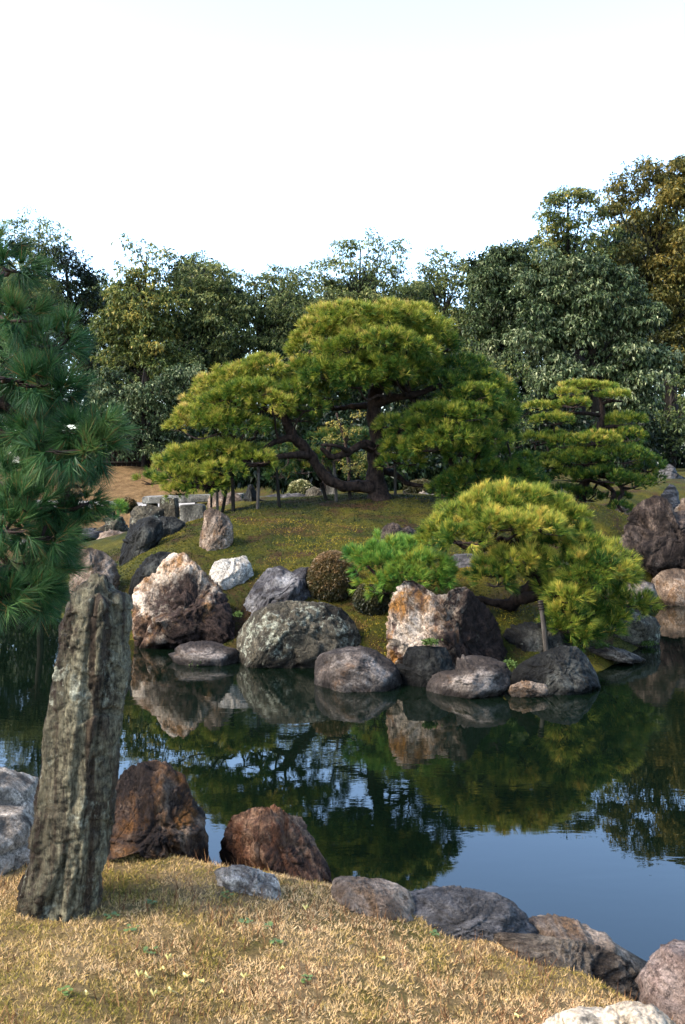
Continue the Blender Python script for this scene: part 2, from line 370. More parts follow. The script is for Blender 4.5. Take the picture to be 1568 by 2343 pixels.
SHORE = np.array([(-9, 12), (-4.2, 9.6), (-3.5, 7.2), (-2.7, 5.4), (-1.7, 4.6), (-1.2, 4.45), (-.5, 4.42), (.1, 4.38), (.45, 4.32), (.8, 4.15), (1.15, 3.9), (1.6, 3.5), (2.6, 3.0), (6, 2.2), (30, -4)])
def near_z(x, y, fine=True):
    Q = np.stack([np.atleast_1d(x), np.atleast_1d(y)], 1).astype(float); best = np.full(len(Q), 1e9); sg = np.zeros(len(Q))
    for a, b in zip(SHORE[:-1], SHORE[1:]):
        ab = b - a; t = np.clip(((Q - a) @ ab) / (ab @ ab), 0, 1); q = a + t[:, None] * ab; d = np.linalg.norm(Q - q, axis=1)
        s = -(ab[0] * (Q[:, 1] - a[1]) - ab[1] * (Q[:, 0] - a[0])); m = d < best; best = np.where(m, d, best); sg = np.where(m, np.sign(s), sg)
    sd = best * sg
    zb = np.interp(Q[:, 0], [-.9, -.36, .27, .66, 1.09, 2.0, 4.0], [1.0, .915, .80, .745, .67, .50, .40])
    z = np.where(sd > 0, zb * (0.72 + 0.28 * smooth(0, 0.35, sd)), zb * 0.72 - (zb * 0.72 + 0.9) * smooth(0, -0.55, sd))
    if fine:
        P3 = np.column_stack([Q, np.zeros(len(Q))]); z = z + 0.018 * fbm(P3 * 2.2, 21, 4) + 0.006 * fbm(P3 * 14, 22, 2)
    return z
def nz(x, y): return float(near_z(x, y)[0])

def grid_mesh(name, xs, ys, zf, mat):
    X, Y = np.meshgrid(xs, ys); Z = zf(X.ravel(), Y.ravel()); V = np.column_stack([X.ravel(), Y.ravel(), Z]); nx = len(xs); ny = len(ys)
    i = np.arange(ny - 1)[:, None]; j = np.arange(nx - 1)[None]; q = np.stack([i * nx + j, i * nx + j + 1, (i + 1) * nx + j + 1, (i + 1) * nx + j], -1).reshape(-1, 4)
    return mesh_np(name, V, q, 4, mat, None, True)

def moss_mat():
    m, t, b, out = newmat('moss_ground')
    geo = t.nodes.new('ShaderNodeNewGeometry'); v = geo.outputs['Position']
    vs = mapping(t, (1, 0.8, 1), (0, 0, 0.2), (0, 0, 0), v)
    n1 = noise_(t, vs, 0.55, 5, 0.6, 0.8); n2 = noise_(t, vs, 2.6, 8, 0.72, 0.5); n3 = noise_(t, vs, 30, 6, 0.75)
    r1 = ramp(t, [(0.30, (0.014, 0.028, 0.004)), (0.44, (0.045, 0.060, 0.006)), (0.56, (0.12, 0.115, 0.010)), (0.72, (0.20, 0.155, 0.014))]); t.links.new(math_(t, 'ADD', math_(t, 'MULTIPLY', n1, 0.55), math_(t, 'MULTIPLY', n2, 0.45)), r1.inputs[0])
    n4 = noise_(t, mapping(t, (1, 1, 1), (0, 0, 0), (7, 3, 0), v), 0.9, 7, 0.7, 1.0)
    fb = ramp(t, [(0.50, 0.0), (0.62, 1.0)]); t.links.new(n4, fb.inputs[0])
    c = mix_(t, fb.outputs[0], r1.outputs[0], (0.075, 0.042, 0.018))
    # the far bank is bare brown turf
    sx = t.nodes.new('ShaderNodeSeparateXYZ'); t.links.new(v, sx.inputs[0])
    far = ramp(t, [(0.0, 0.0), (1.0, 1.0)]); mr = t.nodes.new('ShaderNodeMapRange'); mr.inputs[1].default_value = 33; mr.inputs[2].default_value = 40; t.links.new(sx.outputs[1], mr.inputs[0])
    lf = t.nodes.new('ShaderNodeMapRange'); lf.inputs[1].default_value = -5.5; lf.inputs[2].default_value = -8; t.links.new(sx.outputs[0], lf.inputs[0])
    br = ramp(t, [(0.35, (0.14, 0.085, 0.035)), (0.65, (0.40, 0.27, 0.14))]); t.links.new(noise_(t, v, 3.5, 9, 0.75), br.inputs[0])
    c = mix_(t, math_(t, 'MULTIPLY', mr.outputs[0], lf.outputs[0]), c, br.outputs[0])
    g = ramp(t, [(0.3, 0.45), (0.7, 1.5)]); t.links.new(n3, g.inputs[0]); c = mix_(t, 1.0, c, g.outputs[0], 'MULTIPLY')
    c = mix_(t, 1.0, c, (.42, .38, .32), 'MULTIPLY'); t.links.new(c, b.inputs['Base Color']); b.inputs['Roughness'].default_value = 0.95; b.inputs['Specular IOR Level'].default_value = 0.1
    bp = t.nodes.new('ShaderNodeBump'); bp.inputs['Strength'].default_value = 0.9; bp.inputs['Distance'].default_value = 0.05
    t.links.new(math_(t, 'ADD', n3, math_(t, 'MULTIPLY', n2, 1.5)), bp.inputs['Height']); t.links.new(bp.outputs[0], b.inputs['Normal']); return m
M_MOSS = moss_mat()
def axis_pts(lo, hi, step, far_lo, far_hi, n=22):
    core = np.arange(lo, hi + step / 2, step); a = lo - (np.geomspace(step, lo - far_lo, n)); b = hi + np.geomspace(step, far_hi - hi, n)
    return np.concatenate([a[::-1], core, b])
ys = np.concatenate([np.linspace(9.5, 11, 5), np.arange(11.1, 22, 0.1), np.arange(22, 48, 0.3), 48 + np.geomspace(0.4, 900, 24)])
xs = axis_pts(-9, 9.5, 0.1, -900, 900)
o = link('island_ground', grid_mesh('island_ground', xs, ys, island_z, M_MOSS), kind='structure')
o['label'] = 'mossy mound island and the banks behind it'

# near lawn
def lawn_mat():
    m, t, b, out = newmat('dry_lawn'); geo = t.nodes.new('ShaderNodeNewGeometry'); v = geo.outputs['Position']
    n1 = noise_(t, v, 2.2, 6, 0.65, 0.6); n2 = noise_(t, v, 60, 8, 0.8); n3 = noise_(t, v, 11, 6, 0.7)
    r = ramp(t, [(0.36, (0.16, 0.13, 0.025)), (0.50, (0.30, 0.20, 0.08)), (0.66, (0.42, 0.28, 0.14))]); t.links.new(math_(t, 'ADD', math_(t, 'MULTIPLY', n1, 0.6), math_(t, 'MULTIPLY', n3, 0.4)), r.inputs[0])
    g = ramp(t, [(0.32, 0.25), (0.62, 1.35)]); t.links.new(n2, g.inputs[0]); c = mix_(t, 1.0, r.outputs[0], g.outputs[0], 'MULTIPLY')
    c = mix_(t, 1.0, c, (.42, .42, .42), 'MULTIPLY'); t.links.new(c, b.inputs['Base Color']); b.inputs['Roughness'].default_value = 0.95; b.inputs['Specular IOR Level'].default_value = 0.1
    bp = t.nodes.new('ShaderNodeBump'); bp.inputs['Strength'].default_value = 1.0; bp.inputs['Distance'].default_value = 0.012
    t.links.new(math_(t, 'ADD', n2, n3), bp.inputs['Height']); t.links.new(bp.outputs[0], b.inputs['Normal']); return m
M_LAWN = lawn_mat()
o = link('lawn', grid_mesh('lawn', axis_pts(-2.4, 2.4, 0.03, -60, 60, 18), np.concatenate([-60 + 0 * np.arange(1), np.linspace(-30, 2, 12), np.arange(2.1, 6.2, 0.03), np.arange(6.3, 13, 0.2)]), near_z, M_LAWN), kind='structure')

# pond
def water():
    m, t, b, out = newmat('pond_water'); geo = t.nodes.new('ShaderNodeNewGeometry'); v = geo.outputs['Position']
    b.inputs['Base Color'].default_value = (0.0016, 0.0038, 0.0019, 1); b.inputs['Roughness'].default_value = 0.0; b.inputs['IOR'].default_value = 1.41; b.inputs['Specular IOR Level'].default_value = 0.5
    n1 = noise_(t, mapping(t, (1, 2.4, 1), (0, 0, 0.1), (0, 0, 0), v), 2.6, 3, 0.5, 0.5); n2 = noise_(t, mapping(t, (1, 2.6, 1), (0, 0, -0.15), (0, 0, 0), v), 9, 2, 0.5)
    msk = ramp(t, [(0.42, 0.12), (0.62, 1.0)]); t.links.new(noise_(t, v, 0.35, 3, 0.5), msk.inputs[0])
    hgt = math_(t, 'MULTIPLY', math_(t, 'ADD', n1, math_(t, 'MULTIPLY', n2, 0.22)), msk.outputs[0])
    bp = t.nodes.new('ShaderNodeBump'); bp.inputs['Strength'].default_value = 1.0; bp.inputs['Distance'].default_value = 0.0013
    t.links.new(hgt, bp.inputs['Height']); t.links.new(bp.outputs[0], b.inputs['Normal'])
    V = np.array([(-90, -3.5, 0), (90, -3.5, 0), (90, 43.5, 0), (-90, 43.5, 0)], float)
    o = link('pond_water', mesh_np('pond_water', V, [0, 1, 2, 3], 4, m), kind='structure')
    mb, t2, b2, _ = newmat('pond_mud'); b2.inputs['Base Color'].default_value = (0.02, 0.02, 0.012, 1); b2.inputs['Roughness'].default_value = 1
    V = V + np.array([0, 0, -1.0]); link('pond_bed', mesh_np('pond_bed', V, [0, 1, 2, 3], 4, mb), kind='structure')
water()

# ------------------------------------------------------------------ rocks
_ICO = {}
def ico(n):
    if n not in _ICO:
        import bmesh
        bm = bmesh.new(); bmesh.ops.create_icosphere(bm, subdivisions=n, radius=1.0)
        V = np.array([v.co[:] for v in bm.verts]); bm.verts.index_update(); Fc = np.array([[v.index for v in f.verts] for f in bm.faces]); bm.free(); _ICO[n] = (nrm(V), Fc)
    return _ICO[n]
def radial_profile(poly, c, n=720):
    th = np.arange(n) / n * 2 * np.pi; D = np.stack([np.cos(th), np.sin(th)], 1); R = np.zeros(n); P = np.asarray(poly) - c
    for a, b in zip(P, np.roll(P, -1, 0)):
        e = b - a; den = D[:, 0] * e[1] - D[:, 1] * e[0]; den = np.where(np.abs(den) < 1e-9, 1e-9, den)
        t = (a[0] * e[1] - a[1] * e[0]) / den; u = (a[0] * D[:, 1] - a[1] * D[:, 0]) / den
        ok = (t > 0) & (u >= -1e-6) & (u <= 1 + 1e-6); R = np.where(ok, np.maximum(R, t), R)
    R[R == 0] = R[R > 0].mean() if (R > 0).any() else 1
    k = 2; R = sum(np.roll(R, s) for s in range(-k, k + 1)) / (2 * k + 1); return R
ROCKS = []
def rock(label, poly, D, T, mat, sub=5, sink=0.25, name='rock', cat='rock', seed=1, facets=9, fdepth=0.18, lump=0.06, rough=0.03, crack=0.05, cscale=3.0, strat=(1, 1, 1), srot=0.0, box=0.75, rise=0.0, group=None, cen=None):
    """a boulder whose outline seen from the camera follows poly (picture units) at distance D, half as deep as T metres"""
    pw = np.array([[W(x, y, D)[0], W(x, y, D)[2]] for x, y in poly])
    c = (pw.max(0) + pw.min(0)) / 2 if cen is None else np.array([W(cen[0], cen[1], D)[0], W(cen[0], cen[1], D)[2]])
    R = radial_profile(pw, c); U, Fc = ico(sub); rng = R_(seed)
    th = np.arctan2(U[:, 2], U[:, 0]) % (2 * np.pi); s = np.sqrt(U[:, 0] ** 2 + U[:, 2] ** 2)
    Ri = np.interp(th / (2 * np.pi) * 720, np.arange(721), np.append(R, R[0]))
    R = R * 1.03; sz = R.mean()
    rad = Ri * s ** box; P = np.stack([np.cos(th) * rad, np.sign(U[:, 1]) * np.abs(U[:, 1]) ** 0.85 * T, np.sin(th) * rad], 1)
    hz = max(c[1] - pw[:, 1].min(), 1e-3); lowm = P[:, 2] < 0; P[lowm, 2] *= 1 + sink / hz
    P[:, 1] -= P[:, 2] * rise       # leaning back
    # chiselled faces
    Nv = nrm(P / np.array([sz, T, sz]) ** 2)
    for k in range(facets * 7):
        q = rng.integers(len(P)); n = nrm(Nv[q] + rng.normal(size=3) * 0.28)
        if abs(n[1]) < 0.45: n = nrm(np.array([n[0], math.copysign(0.5, n[1]), n[2]]))
        h = P @ n; lim = h[q] - sz * fdepth * 0.17 * rng.random(); lim = max(lim, h.max() - sz * fdepth * 0.9); ex = np.maximum(h - lim, 0); P = P - n * ex[:, None]
    N = nrm(P / np.array([sz, T, sz]) ** 1.0)
    cs, sn = math.cos(srot), math.sin(srot)
    Q = np.stack([P[:, 0] * cs - P[:, 2] * sn, P[:, 1], P[:, 0] * sn + P[:, 2] * cs], 1) * np.array(strat) + seed * 5.1
    Qw = Q + 0.10 * sz * np.stack([fbm(Q * 2.5 / sz + 9.1 * a, seed + a, 3) for a in range(3)], 1)
    h1, e1 = crag(Qw * cscale * 0.45 / sz, seed); h2, e2 = crag(Qw * cscale * 1.25 / sz, seed + 3); h3, e3 = crag(Qw * cscale * 3.2 / sz, seed + 6)
    disp = sz * (0.5 * lump * fbm(Q * 1.1 / sz, seed, 2) + fdepth * (0.20 * h1 + 0.17 * h2 + 0.09 * h3) + rough * (0.35 * ridged(Q * 4.5 / sz, seed + 1, 4, 0.6) + 0.5 * fbm(Q * 18 / sz, seed + 2, 2))
                 - crack * (np.exp(-(e1 / 0.06) ** 2) + 0.6 * np.exp(-(e2 / 0.08) ** 2)))
    edgew = 0.45 + 0.55 * np.abs(U[:, 1]) ** 0.5         # keep the outline near the traced one
    P = P + N * (disp * edgew)[:, None]
    # bring the outline back to the traced one after the carving
    for it in range(2):
        th2 = np.arctan2(P[:, 2], P[:, 0]) % (2 * np.pi); r2 = np.hypot(P[:, 0], P[:, 2]); nb = 120; bi = (th2 / (2 * np.pi) * nb).astype(int) % nb
        act = np.zeros(nb); np.maximum.at(act, bi, r2); ph = (np.arange(nb) + .5) / nb * 2 * np.pi; kk = np.where(np.sin(ph) < 0, 1 + sink / hz, 1.0)
        t0 = np.arctan2(np.sin(ph) / kk, np.cos(ph)); tgt = np.interp((t0 % (2 * np.pi)) / (2 * np.pi) * 720, np.arange(721), np.append(R, R[0])) * np.hypot(np.cos(t0), kk * np.sin(t0))
        fb = np.where(act > 0, tgt / np.maximum(act, 1e-6), 1); fb = np.clip((np.roll(fb, 1) + fb * 2 + np.roll(fb, -1)) / 4, .6, 3)
        fv = np.interp(th2 / (2 * np.pi) * nb - .5, np.arange(-1, nb + 1), np.concatenate([[fb[-1]], fb, [fb[0]]])); P[:, 0] *= fv; P[:, 2] *= fv
    V = P + np.array([c[0], D, c[1]])
    base = np.array([c[0], D, V[:, 2].min()])
    o = link(name, mesh_np(name, V, Fc, 3, mat), None, np.array([c[0], D, c[1]]), label=label, cat=cat, group=group)
    ROCKS.append(o); return o

BRN = (0.055, 0.038, 0.034); CRM = (0.52, 0.44, 0.36); DRK = (0.028, 0.024, 0.024)
m_cream = rock_mat('cream_brown_rock', (0.05, 0.034, 0.03), (0.17, 0.11, 0.08), (0.80, 0.70, 0.60), None, (1, 1, 0.55), (0, 0.5, 0), 3.4, 0.50, 0.62, warm=(0.40, 0.22, 0.10), warm_amt=0.35, seed=1, bump=1.0, pgrad=(0, 0, .16, -.02), dgrad=(.12, 0, -.14, 0))
m_orange = rock_mat('orange_quartz_rock', (0.035, 0.024, 0.021), (0.15, 0.10, 0.085), (0.66, 0.57, 0.49), (0.20, 0.25, 0.21), (1, 1, 0.6), (0, -0.4, 0), 3.4, 0.6, 0.62, 0.2, (0.40, 0.20, 0.06), 0.15, 2, 1.0, dgrad=(.32, 0, 0, -.015))
m_white = rock_mat('white_quartz_rock', (0.13, 0.11, 0.10), (0.48, 0.46, 0.43), (0.74, 0.72, 0.68), None, (1, 1, 1), (0, 0, 0), 5, 0.7, 0.33, seed=3, bump=0.9)
m_blue = rock_mat('blue_grey_rock', (0.035, 0.033, 0.038), (0.13, 0.13, 0.15), (0.42, 0.43, 0.47), None, (1, 1, 0.4), (0, 0.7, 0), 2.4, 0.38, 0.55, seed=4, bump=0.7)
m_lich = rock_mat('lichen_grey_rock', (0.035, 0.032, 0.027), (0.085, 0.08, 0.062), (0.17, 0.155, 0.12), (0.36, 0.39, 0.33), (1, 1, 0.7), (0, 0, 0), 3.2, 0.5, 0.5, 0.66, None, 0, 5, 0.9, lichen_scale=13)
m_purp = rock_mat('purple_grey_rock', (0.040, 0.033, 0.030), (0.125, 0.105, 0.096), (0.30, 0.27, 0.255), None, (.85, .85, 1.1), (0, 0, 0), 3.4, 0.38, 0.42, warm=(0.14, 0.085, 0.05), warm_amt=0.1, seed=6, bump=0.45)
m_dark = rock_mat('dark_wet_rock', (0.012, 0.013, 0.013), (0.045, 0.047, 0.045), (0.13, 0.14, 0.135), (0.26, 0.30, 0.28), (1, 1, 0.6), (0, 0, 0), 3, 0.35, 0.62, 0.35, None, 0, 7, 0.8)
m_gran = rock_mat('pinkish_mottled_rock', (0.10, 0.075, 0.06), (0.28, 0.21, 0.165), (0.46, 0.38, 0.32), None, (1, 1, 0.7), (0, 0.5, 0), 6, 0.5, 0.42, warm=(0.26, 0.16, 0.09), warm_amt=0.3, seed=8, bump=1.0)
m_darkbrown = rock_mat('dark_brown_rock', (0.022, 0.017, 0.016), (0.06, 0.045, 0.04), (0.24, 0.19, 0.165), (0.3, 0.27, 0.25), (1, 1, 0.5), (0, 0.6, 0), 2.6, 0.32, 0.55, 0.22, None, 0, 9, 0.9)
m_redb = rock_mat('reddish_brown_rock', (0.035, 0.021, 0.018), (0.16, 0.08, 0.052), (0.46, 0.29, 0.20), None, (1, 1, 0.45), (0, 0.35, 0), 9, 0.45, 0.5, warm=(0.24, 0.10, 0.05), warm_amt=0.5, seed=10, bump=1.0)
m_rust = rock_mat('rusty_dark_rock', (0.024, 0.017, 0.015), (0.10, 0.065, 0.05), (0.38, 0.29, 0.23), None, (1, 1, 0.5), (0, 0.3, 0), 7, 0.42, 0.55, warm=(0.24, 0.11, 0.03), warm_amt=0.38, seed=11, bump=1.0)
m_granite = rock_mat('pale_grey_granite', (0.10, 0.085, 0.075), (0.32, 0.28, 0.245), (0.62, 0.56, 0.50), None, (1, 1, 1), (0, 0, 0), 9, 0.45, 0.35, seed=12, bump=0.7)
m_white4 = rock_mat('mottled_white_rock', (0.09, 0.08, 0.08), (0.34, 0.31, 0.30), (0.78, 0.74, 0.70), None, (1, 1, 1), (0, 0, 0), 14, 0.55, 0.42, seed=22, bump=0.9)
m_slate = rock_mat('slate_blue_rock', (0.04, 0.04, 0.044), (0.095, 0.095, 0.105), (0.21, 0.21, 0.23), None, (0.6, 1, 1.5), (0, 0.25, 0), 8, 0.45, 0.45, seed=13, bump=0.8)
m_layer = rock_mat('layered_brown_rock', (0.045, 0.036, 0.03), (0.125, 0.10, 0.082), (0.36, 0.31, 0.26), (0.5, 0.46, 0.42), (0.5, 1, 1.8), (0, -0.5, 0), 7, 0.38, 0.52, 0.15, None, 0, 14, 1.0)
m_stand = rock_mat('streaked_standing_stone', (0.030, 0.021, 0.017), (0.085, 0.066, 0.048), (0.24, 0.23, 0.165), (0.42, 0.45, 0.38), (1.6, 1.6, 0.22), (0, 0.12, 0), 7, 0.55, 0.55, 0.52, None, 0, 15, 1.0, lichen_scale=15, dgrad=(-.75, 0, .16, -.10))
m_bone = rock_mat('white_rounded_rock', (0.10, 0.075, 0.055), (0.46, 0.38, 0.29), (0.62, 0.55, 0.45), None, (1, 1, 1), (0, 0, 0), 4, 0.5, 0.14, seed=16, bump=0.4)
m_pinkr = rock_mat('pink_brown_rock', (0.10, 0.075, 0.068), (0.24, 0.18, 0.165), (0.36, 0.29, 0.27), None, (1, 1, 1), (0, 0, 0), 10, 0.4, 0.35, seed=17, bump=0.9)
m_stone = rock_mat('cut_granite', (0.10, 0.10, 0.095), (0.25, 0.25, 0.235), (0.42, 0.42, 0.40), None, (1, 1, 0.35), (0, 0, 0), 4, 0.45, 0.42, seed=18, bump=0.5)

# --- stones on the near shore
def slab_stone(label, left, right, D, T, mat, seed, sink=0.3):
    """left, right: edge columns (px, py) from top to bottom; swept as an angular slab with a ridge down its face"""
    L = np.array([[W(x, y, D)[2], W(x, y, D)[0]] for x, y in left])[::-1]; R = np.array([[W(x, y, D)[2], W(x, y, D)[0]] for x, y in right])[::-1]
    z0 = min(L[0, 0], R[0, 0]) - sink; z1 = max(L[-1, 0], R[-1, 0]); nz_, na = 270, 120
    zz = z0 + (z1 - z0) * (1 - (1 - np.linspace(0, 1, nz_)) ** 1.0); xl = np.interp(zz, L[:, 0], L[:, 1]); xr = np.interp(zz, R[:, 0], R[:, 1])
    sec = np.array([(-1, .15), (-.86, -.75), (-.2, -1.0), (.42, -1.05), (.93, -.35), (1, .3), (.7, .9), (-.6, 1), (-1, .15)]); d = np.concatenate([[0], np.cumsum(np.linalg.norm(np.diff(sec, axis=0), axis=1))])
    u = np.arange(na) / na * d[-1]; sx = np.interp(u, d, sec[:, 0]); sy = np.interp(u, d, sec[:, 1])
    Z, SX = np.meshgrid(zz, sx, indexing='ij'); SY = np.tile(sy, (nz_, 1)); cx = (xl + xr) / 2; hw = (xr - xl) / 2
    f = np.clip(hw / hw.max() * 1.4, 0.0, 1)[:, None]
    X = cx[:, None] + SX * hw[:, None]; Y = D + SY * T * f
    P = np.stack([X, Y, Z], -1).reshape(-1, 3); N = nrm(np.stack([SX, SY * 1.5, 0 * SX], -1).reshape(-1, 3))
    Q = P.copy(); tilt = 0.155; Q[:, 0] -= (P[:, 2] - z0) * tilt
    q1 = Q * np.array([9, 9, 1.3]); q2 = Q * np.array([22, 22, 2.2]); w1 = q1 + 0.5 * np.stack([fbm(q1 * .7 + 5 * a, a, 2) for a in range(3)], 1)
    h1, e1 = crag(w1, seed); h2, e2 = crag(q2, seed + 4); hb, eb = crag(Q * np.array([5, 5, 7.0]) + .3 * fbm(Q * 9, 4, 2)[:, None], seed + 9)
    disp = 0.020 * h1 + 0.010 * h2 - 0.010 * np.exp(-(e1 / .08) ** 2) - .006 * np.exp(-(eb / .05) ** 2) + 0.010 * hb + 0.007 * fbm(Q * np.array([30, 30, 8]), seed, 3) + 0.003 * fbm(Q * 70, seed, 2)
    P = P + N * (disp * np.repeat(np.clip(hw / hw.max() * 1.5, 0.15, 1), na))[:, None]
    P[:, 2] += np.where(P[:, 2] > z1 - .25, .02 * fbm(Q * 22, 3, 3), 0)
    i = np.arange(nz_ - 1)[:, None]; j = np.arange(na)[None]; j2 = (j + 1) % na; q = np.stack([i * na + j, i * na + j2, (i + 1) * na + j2, (i + 1) * na + j], -1).reshape(-1, 4)
    c = np.array([cx[0], D, z0 + sink]); o = link('standing_stone', mesh_np('standing_stone', P, q, 4, mat), None, c, label=label, cat='standing stone'); return o
slab_stone('tall leaning standing stone streaked dark brown and pale grey in the dry lawn',
           [(222, 1307), (206, 1314), (198, 1328), (178, 1338), (172, 1370), (158, 1412), (142, 1450), (138, 1490), (122, 1540), (116, 1600), (106, 1680), (98, 1760), (88, 1800), (76, 1860), (70, 1950), (58, 1980), (44, 2040), (40, 2065)],
           [(224, 1307), (240, 1314), (250, 1332), (256, 1348), (278, 1362), (286, 1376), (290, 1420), (287, 1450), (288, 1540), (278, 1640), (272, 1720), (266, 1800), (254, 1880), (250, 1960), (234, 2010), (228, 2060), (218, 2100)], 3.62, 0.12, m_stand, 31)
rock('rounded pale grey granite rock above its lower twin at the left edge', [(-90, 1760), (-30, 1752), (15, 1758), (50, 1782), (72, 1800), (78, 1860), (60, 1880), (-90, 1890)], 4.25, 0.28, m_granite, 5, 0.3, seed=32, facets=4, crack=0.02, rough=0.015)
rock('grey cracked rock in the lawn at the left edge, below the pale one', [(-100, 1850), (0, 1852), (45, 1862), (66, 1890), (66, 1960), (48, 2000), (0, 2012), (-100, 2010)], 4.02, 0.2, m_granite, 5, 0.2, seed=33, facets=5, crack=0.04, rough=0.02)
rock('big rusty brown pointed rock beside the standing stone', [(236, 1960), (240, 1850), (256, 1800), (285, 1768), (325, 1747), (372, 1750), (400, 1775), (418, 1782), (436, 1825), (455, 1868), (470, 1895), (476, 1925), (500, 1935), (516, 1965), (500, 1998), (430, 1985), (340, 1962), (270, 1950)], 4.3, 0.35, m_rust, 6, 0.3, seed=34, facets=9, fdepth=0.5, rough=0.05, crack=0.08, strat=(1, 1, .6), srot=.4)
rock('reddish brown craggy rock at the pond edge, right of the rusty one', [(506, 1955), (512, 1920), (530, 1870), (545, 1852), (580, 1840), (612, 1832), (640, 1838), (662, 1862), (690, 1895), (722, 1930), (760, 1960), (788, 1990), (792, 2018), (740, 2030), (640, 2010), (560, 1990)], 4.38, 0.32, m_redb, 6, 0.3, seed=35, facets=9, fdepth=0.5, rough=0.06, crack=0.08, strat=(1, 1, .6), srot=.5)
rock('small white and grey mottled rock lying in the lawn in front of the reddish one', [(497, 1995), (520, 1984), (560, 1980), (600, 1995), (630, 2010), (650, 2040), (655, 2058), (600, 2056), (540, 2040), (500, 2025)], 3.9, 0.10, m_white4, 5, 0.12, seed=36, facets=8, fdepth=0.6, rough=0.08, crack=.08)
rock('flat pinkish white rock on the shore between the reddish and the slate one', [(758, 2040), (766, 2010), (800, 2012), (850, 2022), (905, 2032), (932, 2042), (940, 2062), (900, 2085), (850, 2085), (790, 2070)], 4.0, 0.14, m_gran, 5, 0.15, seed=37, facets=6, rough=0.05)
rock('long flat slate blue rock on the pond edge', [(880, 2068), (905, 2062), (960, 2056), (1040, 2046), (1090, 2042), (1135, 2043), (1170, 2062), (1205, 2095), (1222, 2118), (1215, 2142), (1150, 2150), (1070, 2125), (980, 2100), (900, 2082)], 4.02, 0.22, m_slate, 6, 0.2, seed=38, facets=8, fdepth=0.4, rough=0.04, crack=0.05, strat=(.6, 1, 1.6), srot=-.3)
rock('crusty white and brown rock behind the layered brown one on the shore', [(1195, 2160), (1212, 2112), (1260, 2112), (1330, 2124), (1350, 2140), (1390, 2140), (1415, 2170), (1430, 2230), (1300, 2230), (1200, 2190)], 4.05, 0.2, m_gran, 5, 0.3, seed=39, facets=6, rough=0.06)
rock('long layered brown rock sloping down the lawn edge', [(1130, 2150), (1150, 2133), (1210, 2136), (1290, 2150), (1370, 2172), (1420, 2195), (1462, 2222), (1488, 2250), (1486, 2290), (1420, 2292), (1340, 2262), (1250, 2218), (1160, 2178)], 3.82, 0.22, m_layer, 6, 0.2, seed=40, facets=8, fdepth=0.4, rough=0.05, crack=0.08, strat=(.5, 1, 2.0), srot=-.5)
rock('pinkish brown cracked rock at the right edge by the water', [(1486, 2290), (1484, 2240), (1500, 2215), (1518, 2210), (1530, 2180), (1570, 2180), (1640, 2190), (1680, 2250), (1680, 2330), (1500, 2320)], 3.62, 0.2, m_pinkr, 5, 0.3, seed=41, facets=6, crack=0.05, rough=0.03)
rock('white rounded rock with dark cracks in the bottom right corner', [(1235, 2372), (1275, 2348), (1285, 2312), (1310, 2302), (1380, 2312), (1440, 2296), (1490, 2300), (1540, 2332), (1600, 2366), (1660, 2450), (1500, 2500), (1220, 2480)], 3.0, 0.14, m_bone, 6, 0.3, seed=42, facets=3, fdepth=0.25, rough=0.012, crack=0.09, cscale=2.2)

# --- stones along the island shore
rock('big cream and brown boulder with a white peak above the water', [(299, 1385), (306, 1350), (330, 1325), (352, 1315), (372, 1285), (400, 1271), (420, 1273), (445, 1290), (470, 1315), (500, 1345), (520, 1375), (538, 1410), (542, 1450), (536, 1485), (505, 1502), (430, 1508), (360, 1500), (318, 1476), (306, 1430)], 14.15, 0.75, m_cream, 6, 0.4, seed=51, facets=9, fdepth=0.5, rough=0.045, crack=0.07, strat=(1, 1, .6), srot=.6, cen=(420, 1400))
rock('white quartz rock behind the cream boulder', [(484, 1310), (492, 1290), (505, 1280), (540, 1276), (562, 1272), (575, 1290), (580, 1318), (578, 1345), (570, 1385), (545, 1420), (520, 1380), (495, 1345), (484, 1330)], 15.4, 0.45, m_white, 5, 0.3, seed=52, facets=8, fdepth=0.4, rough=0.05)
rock('blue grey saddle shaped rock between the white rock and the round shrub', [(545, 1440), (548, 1400), (565, 1370), (585, 1335), (610, 1305), (640, 1297), (665, 1308), (690, 1298), (708, 1300), (716, 1330), (716, 1400), (700, 1450), (600, 1470), (550, 1470)], 14.6, 0.6, m_blue, 6, 0.3, seed=53, facets=7, fdepth=0.4, rough=0.03, crack=0.05, strat=(1, 1, .5), srot=.7)
rock('broad dark boulder covered in pale lichen at the waterline', [(540, 1500), (545, 1455), (560, 1430), (585, 1400), (620, 1380), (660, 1374), (700, 1376), (740, 1380), (780, 1395), (808, 1425), (824, 1455), (826, 1490), (815, 1520), (740, 1535), (650, 1528), (560, 1515)], 13.05, 0.6, m_lich, 6, 0.4, seed=54, facets=6, fdepth=0.3, rough=0.03, crack=0.04)
rock('low flat purple brown rock in front of the cream boulder', [(400, 1498), (405, 1480), (430, 1471), (475, 1470), (510, 1476), (542, 1484), (546, 1502), (540, 1520), (470, 1526), (410, 1516)], 13.1, 0.35, m_purp, 5, 0.15, seed=55, facets=5, rough=0.03, strat=(.5, 1, 1.6))
rock('smooth rounded purple grey rock standing in the water', [(722, 1545), (724, 1515), (738, 1497), (770, 1487), (820, 1484), (860, 1493), (895, 1515), (916, 1540), (921, 1562), (905, 1580), (820, 1582), (740, 1574), (722, 1562)], 11.75, 0.45, m_purp, 6, 0.25, seed=56, facets=5, fdepth=0.2, lump=0.05, rough=0.02, crack=0.01, box=0.6)
